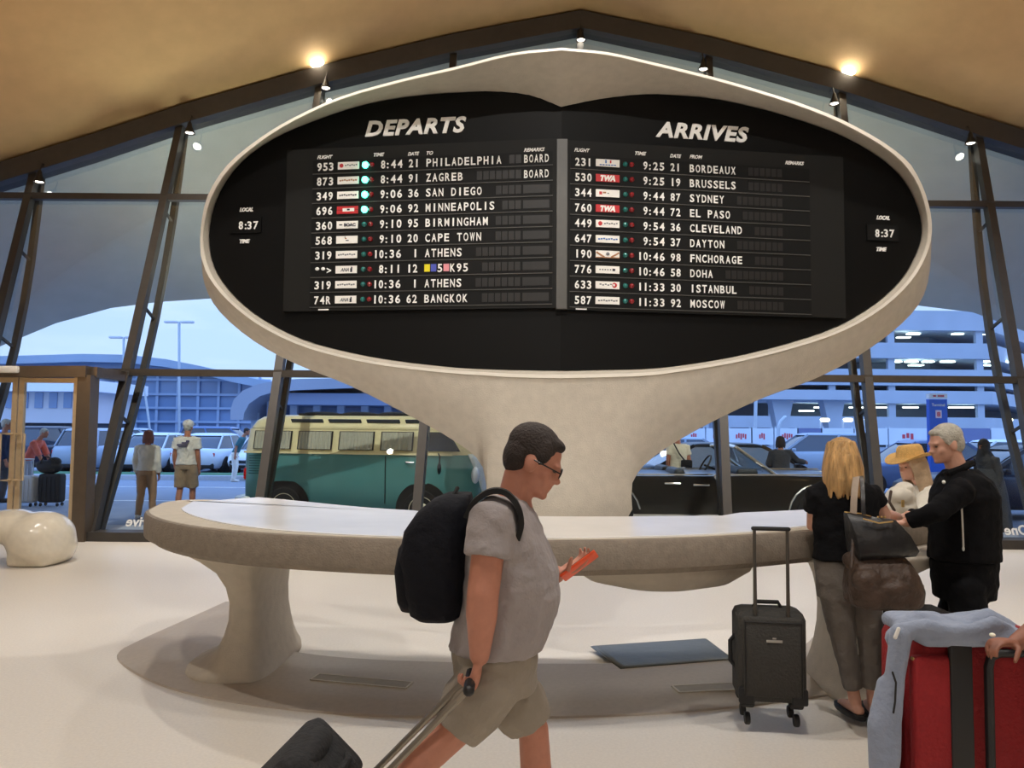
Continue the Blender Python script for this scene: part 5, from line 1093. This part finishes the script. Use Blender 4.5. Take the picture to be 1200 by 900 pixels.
def track(t, o, *a):
    mb = MB(); mb.tube([Om(1127, 594, YO - .215), Om(1128, 615, YO - .208), Om(1129, 640, YO - .198)], .006, 6); mb.ell(Om(1129, 643, YO - .20), (.007, .006, .014)); mb.build('pocket_zip', mat('pale_zip', S(214, 212, 205), .5), t, o)
    mb = MB(); mb.ell(Om(1106, 565, YO - .235), (.011, .007, .011)); mb.build('sleeve_badge', m_letter, t, o)
    mb = MB(); mb.tube([Om(1136, 544, YO - .03), Om(1128, 549, YO - .075), Om(1114, 554, YO - .06), Om(1108, 556, YO)], .022, 8); mb.tube([Om(1136, 544, YO + .03), Om(1128, 549, YO + .075), Om(1114, 554, YO + .06), Om(1108, 556, YO)], .022, 8); mb.tube([Om(1136, 544, YO - .03), Om(1139, 543, YO), Om(1136, 544, YO + .03)], .022, 8); mb.build('collar', T_track, t, o)
person('older white haired man in black tracksuit leaning with both arms on the desk', J, SK_B, T_track, T_track, m_shoe_b, (hair_short, H_grey, .006), vox=.0075, sleeve=.97, sleeve_r=(.078, .060), leg_to=.98, leg_r=(.105, .085, .075), extra=track, eyes=True)
# ------------------------------------------------ woman in straw hat
YH = 5.75
def Hm(px, py, y=YH): return P(px, py, y)
J = dict(k=.93, f=V((-1, -.08, 0)), s=V((-.08, 1, 0)), base=V((Hm(1120, 503).x, YH, 0)))
J['head'] = (Hm(1068, 546), V((-.96, -.22, -.16)), V((-.16, 0, .98))); J['neck'] = Hm(1082, 567)
J['torso'] = [(Hm(x, y), d, w * YH / 900) for y, x, w, d in ((668, 1119, 18, .15), (650, 1117, 19, .16), (632, 1112, 18, .16), (612, 1104, 18, .155), (597, 1097, 19, .165), (583, 1090, 18, .175), (575, 1086, 14, .14), (568, 1083, 9, .07))]
J['arms'] = {'R': (Hm(1090, 582, YH + .17), Hm(1082, 604, YH + .18), Hm(1056, 604, YH + .05)), 'L': (Hm(1088, 583, YH - .17), Hm(1078, 606, YH - .24), Hm(1052, 605, YH - .34))}
J['hand'] = {q: (V((-1, -.2, .05)), V((0, 0, -1)), V((-.1, 1 if q == 'L' else -1, 0)), (.2, .25, .2), .2) for q in 'LR'}
J['legs'] = {'R': (Hm(1120, 665, YH + .08), Hm(1122, 710, YH + .08), Hm(1124, 748, YH + .08)), 'L': (Hm(1120, 665, YH - .08), Hm(1122, 710, YH - .08), Hm(1124, 748, YH - .08))}; J['toe'] = {'R': V((-1, 0, 0)), 'L': V((-1, 0, 0))}
for q in 'LR': h_, k_, a_ = J['legs'][q]; a_.z = .075; J['legs'][q] = (h_, k_, a_)
m_straw = mat('straw_weave', S(222, 176, 104), .8, var=.12, scale=60, bump=.6, bscale=200)
def hat(t, o, c, f, s, u, m, k):
    mb = MB(); q = c + u * .062 * k - f * .012 * k; rings = []
    for r, z in ((.086, .0), (.165, -.004), (.172, .004), (.166, .008), (.100, .012), (.094, .03), (.085, .080), (.070, .098), (.04, .094), (.002, .090)):
        rings.append([q + f * r * (1.08 if cos(a) > 0 else .80 if r > .1 else 1.0) * cos(a) + s * r * sin(a) + u * (z + (.035 * abs(sin(a)) ** 3 - .018 * max(0, cos(a)) ** 2) * max(0, (r - .1) / .07) * (1 if z < .02 else 0)) for a in [2 * pi * i / 36 for i in range(36)]])
    mb.loft(rings); mb.build('straw_hat', m_straw, t, o, 60)
person('woman in straw hat and white blouse facing the older man across the desk end', J, SK_B, T_white, T_white, m_shoe_w, (hair_long(20, .23, .01, 9, True), H_ash, .008), vox=.009, sleeve=.95, sleeve_r=(.068, .058), leg_to=.97, leg_r=(.09, .075, .07), extra=hat, eyes=True)
# ------------------------------------------------ traveller at the right whose hand holds the red case
J = stand(2.62, 3.02, R(140), 1.74)
wr = P(1192, 753, 2.80); J['arms']['L'] = (J['arms']['L'][0], P(1262, 700, 2.95), wr); dd = (P(1150, 752, 2.76) - wr).normalized(); J['hand'] = {'L': (dd, V((-.2, -.2, -1)), V((-.3, -1, .25)), (.35, .55, .5), .6)}
def ring_(t, o, *a):
    mb = MB(); c = P(1163, 744, 2.745); mb.ell(c, (.010, .010, .007)); mb.build('ring', mat('pearl_ring', S(240, 232, 215), .3), t, o)
person('traveller in dark top and jeans gripping the red suitcase handle', J, SK_C, T_dgrey, T_denim, m_shoe_b, (hair_short, H_dark), vox=.0065, sleeve=.6, extra=ring_)
# ------------------------------------------------ people outside
def outside(label, px, y, yaw, h, skin, top, bottom, shoe, hair, lean=0.0, step=.0, arms=None, extra=None, z=-.05, **kw):
    p = P(px, 503, y); J = stand(p.x, y, yaw, h, z, lean, step, kw.pop('wide', 1.0)); L = J['L']
    if arms: J['arms'].update({q: (J['arms'][q][0],) + tuple(L(*v) for v in a) for q, a in arms.items()})
    return person(label, J, skin, top, bottom, shoe, hair, extra=extra, **kw)
AW = R(92)
outside('woman with auburn hair, white blouse and tan trousers walking away outside', 174, 14.3, AW, 1.62, SK_D, T_white, T_tan, m_shoe_w, (hair_long(18, .17, .012, 2), H_aub, .012), step=.10, sleeve=.9, wide=1.12, leg_r=(.098, .075, .058), sleeve_r=(.082, .07))
def capx(t, o, c, f, s, u, m, k):
    mb = MB(); mb.ell(c + (u * .062 - f * .008) * k, (.116 * k, .100 * k, .088 * k), m, 16, 8); mb.ell(c + (u * .055 + f * .12) * k, (.065 * k, .07 * k, .010 * k), m, 12, 6); mb.build('cap', m_shoe_w, t, o)
    mb = MB(); b = t.location; q = V((b.x + .0, b.y - .155, 1.30)); [mb.rbox(q + V((x, 0, z)), (w, .02, h), .008) for x, z, w, h in ((-.03, 0, .20, .03), (.02, .04, .12, .03), (.07, .07, .06, .04), (-.02, -.035, .16, .02))]; mb.build('shirt_print', mat('faded_navy_print', S(92, 88, 116), .8), t, o)
outside('man in white T-shirt, white cap and khaki shorts walking away outside', 220, 14.7, AW, 1.80, SK_D, T_white, T_khaki, m_shoe_w, (hair_short, H_grey, .012), step=.12, sleeve=.30, leg_to=.44, leg_r=(.112, .105, .06), sleeve_r=(.085, .085), extra=capx, wide=1.1)
def bag_x(t, o, c, f, s, u, m, k):
    mb = MB(); b = t.location; mb.tube([V((b.x - .12, b.y - .12, 1.40)), V((b.x - .02, b.y - .165, 1.2)), V((b.x + .14, b.y - .16, 1.0))], .014, 6); mb.rbox(V((b.x + .12, b.y - .18, 1.0)), (.22, .08, .16), .03); mb.build('crossbody_bag', m_strap, t, o)
outside('man in cream T-shirt with black crossbody bag standing beyond the convertible', 795, 15.35, AW, 1.72, SK_D, T_cream, T_khaki, m_shoe_w, (hair_short, H_dark, .012), lean=.10, sleeve=.30, extra=bag_x, wide=1.1)
outside('person in dark jacket leaning on the black sedan beyond the convertible', 915, 15.5, R(75), 1.60, SK_D, T_dgrey, T_dgrey, m_shoe_b, (hair_long(16, .16, .01, 5), H_dark, .012), lean=.18, sleeve=.95, wide=1.15, arms={'R': ((.10, .34, 1.22), (.30, .52, 1.18)), 'L': ((.05, -.26, 1.14), (.26, -.18, 1.06))})
outside('person in pale grey shirt standing behind the window post right of the blonde woman', 1017, 17.8, R(20), 1.70, SK_D, T_lgrey, T_dgrey, m_shoe_b, (hair_short, H_dark, .012), sleeve=.4)
def hood(t, o, c, f, s, u, m, k):
    mb = MB(); mb.ell(c + (-f * .02 + u * .02) * k, (.115 * k, .10 * k, .135 * k), m, 14, 9); mb.tube([c - u * .05, c - u * .20 - f * .03], [.09, .15], 12); mb.build('headscarf', T_dgrey, t, o)
    mb = MB(); b = t.location; mb.lathe([(.33, .02), (.32, .3), (.27, .7), (.22, .95), (.17, 1.1)], b, None, 20); mb.build('long_skirt', T_dgrey, t, o)
outside('person in dark headscarf and long dark clothes standing outside behind the older man', 1157, 13.1, R(200), 1.58, SK_D, T_dgrey, T_dgrey, m_shoe_b, None, lean=.12, sleeve=.95, extra=hood)
outside('person in navy shirt standing with luggage outside the doors', 6, 17.0, R(30), 1.82, SK_D, T_navy, T_dgrey, m_shoe_b, (hair_short, H_grey, .012), sleeve=.9, wide=1.15)
outside('person in coral top bending over luggage outside the doors', 32, 17.9, R(0), 1.62, SK_D, cloth('coral_cotton', 226, 116, 96), T_lgrey, m_shoe_w, (hair_short, H_grey, .012), lean=.55, sleeve=.4, arms={'R': ((.42, .16, 1.0), (.56, .14, .80)), 'L': ((.42, -.16, 1.0), (.56, -.14, .80))})
outside('person in teal top and white trousers bending by the white cars behind the van', 276, 24.0, R(10), 1.66, SK_D, T_tealc, T_white, m_shoe_w, (hair_short, H_dark, .014), lean=.45, sleeve=.4, vox=.012)
# ================================================================== luggage
m_charc = mat('charcoal_polyester', S(58, 57, 54), .8, var=.08, scale=60, bump=.4, bscale=80); m_pipe = mat('black_piping', S(26, 26, 27), .6); m_silver = mat('brushed_silver', S(190, 188, 182), .35, metal=.7); m_gun = mat('gunmetal_rod', S(92, 88, 82), .4, metal=.6)
YC = 4.40; kc = YC / 900; c0 = P(901, 833, YC)
t = thing('carry_on_suitcase', 'charcoal upright carry-on suitcase with raised handle standing before the desk', 'suitcase', (c0.x, YC, .034), R(-7)); zt = lambda y: P(901, y, YC).z - .034
H1, H0 = zt(712), zt(818); w = 76 * kc; d = .23
mb = MB(); mb.rbox((0, 0, (H1 + H0) / 2), (w, d, H1 - H0), .045, None, 5); mb.build('case_body', m_charc, t, None, 60)
mb = MB(); mb.rbox((0, -d / 2 - .004, H0 + (H1 - H0) * .52), (w * .86, .045, (H1 - H0) * .86), .018, None, 4); fp = mb.build('front_pocket', m_charc, t, None, 60)
mb = MB(); y_ = -d / 2 - .027
mb.tube([(-w * .40, y_, H1 - .05), (-w * .40, y_, H0 + .05)], .004, 6); mb.tube([(w * .40, y_, H1 - .05), (w * .40, y_, H0 + .05)], .004, 6); mb.tube([(-w * .40, y_, H1 - .05), (w * .40, y_, H1 - .05)], .004, 6); mb.build('pocket_zip', m_pipe, fp)
mb = MB(); mb.rbox((.005, y_ - .001, H0 + (H1 - H0) * .70), (.085, .006, .014), .002); write(mb, 'ESCAPE' if False else '', (0, 0, 0), (1, 0, 0), (0, 0, 1), .01) if False else None; mb.rbox((.005, y_ - .001, H0 + (H1 - H0) * .73), (.02, .006, .008), .002); mb.build('maker_badge', m_silver, t)
for s in (-1, 1):
    mb = MB(); mb.rbox((s * (w / 2 - .045), -d / 2 - .006, H0 + .05), (.085, .03, .09), .012); mb.build('corner_guard', m_pipe, t)
    mb = MB(); mb.tube([(s * .088, -d * .5 + .012, H1 - .03), (s * .088, -d * .5 + .012, zt(660)), (s * .088, -d * .5 + .012, zt(618))], [.011, .0095, .009], 10); mb.build('handle_rod', m_gun, t)
mb = MB(); mb.rbox((0, -d * .5 + .012, zt(617)), (.21, .030, .022), .009); mb.rbox((0, -d * .5 + .012, H1 - .045), (.21, .03, .02), .008); mb.build('handle_grip', m_pipe, t)
mb = MB(); mb.tube([(-.075, .02, H1 - .005), (-.06, .02, H1 + .028), (.06, .02, H1 + .028), (.075, .02, H1 - .005)], .012, 8); mb.build('top_handle', m_pipe, t)
mb = MB(); mb.tube([(-w / 2 + .004, 0, H0 + .34), (-w / 2 - .022, 0, H0 + .31), (-w / 2 - .022, 0, H0 + .20), (-w / 2 + .004, 0, H0 + .17)], .012, 8); mb.build('side_handle', m_pipe, t)
for sx in (-1, 1):
    for sy in (-1, 1):
        mb = MB(); mb.rbox((sx * (w / 2 - .055), sy * (d / 2 - .045), H0 - .004), (.075, .065, .045), .015); mb.lathe([(.001, -.014), (.03, -.014), (.034, -.008), (.034, .008), (.03, .014), (.001, .014)], (sx * (w / 2 - .055), sy * (d / 2 - .045), .034), Matrix.Rotation(R(90), 3, 'Y'), 16); mb.build('caster_wheel', m_pipe, t)
# black case behind the woman with the brown bag on it
YB = 4.24
c0 = P(1074, 503, YB); t = thing('black_suitcase', 'black suitcase standing under the brown bag behind the woman', 'suitcase', (c0.x, YB + .03, .034)); H = P(1068, 713, YB).z - .034
mb = MB(); mb.rbox((0, 0, H / 2 + .03), (.30, .22, H - .06), .035, None, 5); mb.build('case_body', m_case, t, None, 60)
mb = MB(); mb.rbox((0, -.115, H / 2), (.24, .03, H * .6), .012); mb.build('front_pocket', m_case, t)
for sx in (-1, 1):
    for sy in (-1, 1):
        mb = MB(); mb.lathe([(.001, -.014), (.03, -.014), (.034, 0), (.03, .014), (.001, .014)], (sx * .11, sy * .07, .034), Matrix.Rotation(R(90), 3, 'Y'), 14); mb.rbox((sx * .11, sy * .07, .062), (.05, .05, .03), .01); mb.build('caster_wheel', m_pipe, t)
for sx in (-1, 1):
    mb = MB(); mb.tube([(sx * .075, .085, H - .05), (sx * .075, .085, H + .10)], .009, 8); mb.build('handle_rod', m_silver, t)
mb = MB(); mb.rbox((-.07, -.12, H - .03), (.016, .012, .06), .004); mb.build('luggage_tag', m_shoe_w, t)
m_brown = mat('worn_brown_leather', S(70, 54, 44), .55, var=.35, scale=12, bump=.9, bscale=22); m_gold = mat('gold_hardware', S(206, 172, 110), .35, metal=.7)
YG = 4.17
t = thing('brown_bag', 'crumpled dark brown leather bag lying on the black suitcase', 'bag', P(1034, 711, YG)); o = t.location.copy()
mb = MB(); rings = []
for y, x0, x1, dd in ((711, 1001, 1068, .10), (706, 995, 1075, .135), (690, 993, 1077, .14), (672, 994, 1071, .12), (658, 996, 1063, .08), (650, 1000, 1056, .045)):
    cc = P((x0 + x1) / 2, y, YG); rings.append([cc + V((q.x, q.y, 0)) for q in rrect((x1 - x0) / 2 * YG / 900, dd, dd * .7, 6)])
mb.loft(rings); mb.ell(P(1050, 690, YG - .10), (.10, .06, .05)); mb.ell(P(1015, 680, YG - .09), (.08, .06, .06)); mb.ell(P(998, 656, YG), (.05, .05, .045))
link('bag_body', fuse(mb, .010, 4, .5, o), m_brown, t, 180)
mb = MB(); mb.tube([P(998, 665, YG - .10), P(1000, 630, YG - .03), P(1004, 612, YG + .02)], .010, 6); mb.build('bag_strap', m_brown, t, o)
m_lea = mat('black_leather', S(32, 32, 34), .38, var=.1, scale=12, bump=.5, bscale=16)
YT = 4.16
t = thing('black_handbag', 'black leather handbag with gold zip hanging from the blonde woman\'s shoulder', 'bag', P(1030, 655, YT)); o = t.location.copy()
mb = MB(); rings = []
for (xl, yl), (xr_, yr), dd in (((1001, 655), (1068, 650), .06), ((998, 645), (1070, 643), .085), ((995, 625), (1061, 626), .07), ((992, 610), (1053, 616), .045), ((990, 601), (1048, 609), .018)):
    a, b = P(xl, yl, YT), P(xr_, yr, YT); cc = (a + b) / 2; u = (b - a) / 2; rings.append([cc + u * q.x + V((0, q.y, 0)) for q in [V((p.x, p.y, 0)) for p in rrect(1.0, dd, min(dd * .8, .5), 6)]])
mb.loft(rings); mb.build('bag_body', m_lea, t, o, 60)
mb = MB(); mb.tube([P(1012, 608, YT - .062), P(1030, 613, YT - .068), P(1046, 611, YT - .060)], .0042, 6); mb.tube([P(990, 600, YT - .012), P(1010, 602, YT - .018), P(1020, 605, YT - .018)], .0036, 6); mb.build('zip', m_gold, t, o)
mb = MB(); [mb.ell(P(x, 606, YT - .045), (.006, .005, .006)) for x in (1029, 1033, 1037)]; mb.build('clasp_studs', m_gold, t, o)
def strap(pts, w, m, nm='shoulder_strap'):
    mb = MB(); rings = []; pts = sub([V(p) for p in pts], 3)
    for i, p in enumerate(pts):
        d_ = (pts[min(i + 1, len(pts) - 1)] - pts[max(i - 1, 0)]).normalized(); x_ = V((1, 0, 0)); n_ = d_.cross(x_).normalized(); x_ = n_.cross(d_)
        rings.append([p + x_ * a * w / 2 + n_ * b * .003 for a, b in ((-1, -1), (1, -1), (1, 1), (-1, 1))])
    mb.loft(rings); return mb.build(nm, m, t, o, 60)
strap([P(1000, 602, YT - .02), P(1001, 580, YT + .03), P(1003, 562, YT + .15), P(1004, 557, YT + .22), P(1004, 563, YT + .34)], .034, mat('beige_strap', S(150, 134, 118), .7))['label'] = 'beige strap'
strap([P(1012, 603, YT - .02), P(1011, 580, YT + .03), P(1010, 562, YT + .15), P(1009, 558, YT + .22), P(1009, 563, YT + .34)], .022, m_lea)
# white rucksack on the desk in front of the woman in the hat
m_wbag = mat('white_leather', S(226, 220, 206), .5, var=.05, bump=.4, bscale=18); YR = 5.30
t = thing('white_rucksack', 'small white rucksack with gold clasp on the desk beside the straw hat woman', 'bag', P(1054, 601, YR)); o = t.location.copy(); t.location.z = o.z
mb = MB(); mb.ell(P(1055, 585, YR), (.10, .10, .095)); mb.ell(P(1055, 594, YR), (.11, .11, .06)); mb.ell(P(1060, 572, YR), (.06, .07, .045)); link('bag_body', fuse(mb, .010, 4, .5, o), m_wbag, t, 180)
mb = MB(); mb.ell(P(1058, 581, YR - .09), (.07, .035, .05)); mb.build('flap', m_wbag, t, o); mb = MB(); mb.rbox(P(1058, 590, YR - .115), (.02, .012, .05), .005); mb.build('clasp', m_gold, t, o)
mb = MB(); mb.tube([P(1044, 576, YR - .07), P(1042, 588, YR - .10), P(1048, 598, YR - .10)], .010, 6); mb.build('bag_strap', m_brown, t, o)
# red suitcase close to the viewer
YS = 2.90; ks = YS / 900
m_redc = mat('red_nylon', S(140, 15, 22), .75, var=.06, scale=50, bump=.35, bscale=60)
c0 = P(1140, 503, YS); zt_ = P(1140, 741, YS).z
t = thing('red_suitcase', 'large red soft suitcase with black straps nearest the viewer', 'suitcase', (c0.x + .02, YS + .16, 0), R(3)); w = .535; d = .30; zb = .06
mb = MB(); mb.rbox((0, 0, (zt_ + zb) / 2), (w, d, zt_ - zb), .06, None, 6, .95); mb.build('case_body', m_redc, t, None, 60)
fx_ = lambda px: (P(px, 800, YS).x - t.location.x)
mb = MB(); mb.rbox((fx_(1096), -d / 2 - .008, (zt_ + zb) / 2 - .01), (.09 + .12, .05, zt_ - zb - .14), .02, None, 4); mb.build('front_pocket', m_redc, t, None, 60)
for px, w_ in ((1118, .085),):
    mb = MB(); mb.rbox((fx_(px), -d / 2 - .030, (zt_ + zb) / 2), (w_, .022, zt_ - zb - .03), .008); mb.box((fx_(px), 0, zt_ + .001), (w_ * .9, d * .9, .008)); mb.build('strap_panel', m_trimb, t, None, 60)
xh0, xh1 = fx_(1150), fx_(1212); zh = P(1165, 768, YS - .06).z
mb = MB(); mb.tube([(xh0, -d / 2 - .035, .16), (xh0, -d / 2 - .04, zh - .05), (xh0 + .008, -d / 2 - .042, zh - .015), (xh0 + .035, -d / 2 - .044, zh), (xh1 - .035, -d / 2 - .044, zh), (xh1 - .008, -d / 2 - .042, zh - .015), (xh1, -d / 2 - .04, zh - .05), (xh1, -d / 2 - .035, .16)], .016, 10); mb.build('pull_handle', m_trimb, t)
mb = MB(); mb.rbox((fx_(1066), -d / 2 - .012, P(1066, 777, YS).z), (.018, .02, .055), .005); mb.build('zip_tag', m_gold, t)
for sx in (-1, 1):
    for sy in (-1, 1): mb = MB(); mb.lathe([(.001, -.018), (.036, -.018), (.042, -.008), (.042, .008), (.036, .018), (.001, .018)], (sx * .20, sy * .09, .042), Matrix.Rotation(R(90), 3, 'Y'), 16); mb.build('caster_wheel', m_pipe, t)
# grey blue jacket draped over it
m_jkt = cloth('grey_blue_fleece', 142, 152, 172, .6, 11)
t = thing('draped_jacket', 'grey blue jacket draped over the red suitcase', 'jacket', P(1040, 895, YS)); o = t.location.copy()
def J_(px, py, dy=0.0): return P(px, py, YS + .12 + dy)
mb = MB()
mb.tube([J_(1050, 748), J_(1075, 727), J_(1102, 732), J_(1130, 734), J_(1158, 724), J_(1180, 735), J_(1192, 746)], [.042, .040, .036, .036, .040, .034, .02], 12)
mb.tube([J_(1062, 738, -.13), J_(1085, 734, -.15), J_(1112, 740, -.15), J_(1140, 738, -.15), J_(1165, 730, -.14), J_(1183, 738, -.12)], [.028, .030, .026, .024, .028, .02], 12)
mb.tube([J_(1060, 732, .12), J_(1100, 730, .14), J_(1150, 724, .14), J_(1185, 738, .12)], .034, 12)
mb.rbox(J_(1122, 738), (.42, .33, .055), .025); mb.rbox(J_(1090, 736), (.24, .34, .07), .03)
for dy in (-.12, .0, .12): mb.tube([J_(1056, 742, dy), J_(1049, 790, dy), J_(1042, 840, dy), J_(1038, 885, dy), J_(1036, 915, dy)], [.040, .036, .044, .052, .045], 12)
mb.tube([J_(1036, 800, -.10), J_(1030, 850, -.12), J_(1032, 900, -.12)], [.026, .042, .042], 12)
link('jacket_body', fuse(mb, .010, 5, .5, o), m_jkt, t, 180)
mb = MB(); mb.tube([J_(1046, 788, -.165), J_(1050, 800, -.17), J_(1049, 822, -.17), J_(1047, 835, -.175)], .004, 6); mb.build('pocket_zip', m_pipe, t, o)
mb = MB(); mb.tube([J_(1053, 737, -.16), J_(1049, 747, -.165)], .007, 6); mb.build('cuff_tab', m_shoe_w, t, o)
# luggage outside the doors
m_scase = mat('silver_shell', S(168, 164, 160), .4, var=.04)
def simple_case(label, px, y, w, h, m, rz=0.0, rod=True):
    p = P(px, 503, y); t = thing('suitcase', label, 'suitcase', (p.x, y, -.05), rz); mb = MB(); mb.rbox((0, 0, h / 2 + .05), (w, .26, h - .06), .05, None, 5); mb.build('case_body', m, t, None, 60)
    mb = MB(); [mb.tube([(x * w, -.135, .12), (x * w, -.135, h - .05)], .008, 6) for x in (-.3, -.1, .1, .3)]; mb.build('shell_ribs', m, t)
    for sx in (-1, 1):
        for sy in (-1, 1): mb = MB(); mb.lathe([(.001, -.016), (.035, -.016), (.04, 0), (.035, .016), (.001, .016)], (sx * w * .38, sy * .09, .04), Matrix.Rotation(R(90), 3, 'Y'), 12); mb.build('caster_wheel', m_pipe, t)
    if rod:
        mb = MB(); [mb.tube([(s * .09, .09, h), (s * .09, .09, h + .36)], .010, 6) for s in (-1, 1)]; mb.tube([(-.10, .09, h + .36), (.10, .09, h + .36)], .014, 6); mb.build('pull_handle', m_silver, t)
simple_case('silver hard-shell suitcase standing outside the doors', 33, 16.2, .46, .62, m_scase)
simple_case('black suitcase standing outside the doors under a black bag', 64, 16.3, .46, .66, m_case, rod=False)
p = P(60, 503, 16.3); t = thing('black_duffel', 'black soft bag on top of the black suitcase outside the doors', 'bag', (p.x, 16.3, .62)); mb = MB(); mb.ell((0, 0, .15), (.27, .15, .15)); mb.ell((.10, 0, .26), (.14, .12, .10)); mb.ell((-.14, 0, .2), (.12, .12, .10)); link('bag_body', fuse(mb, .015, 3, .5), m_case, t, 180)
mb = MB(); mb.tube([(-.12, -.12, .24), (-.06, -.13, .36), (.06, -.13, .36), (.12, -.12, .28)], .014, 6); mb.build('bag_handle', m_strap, t)
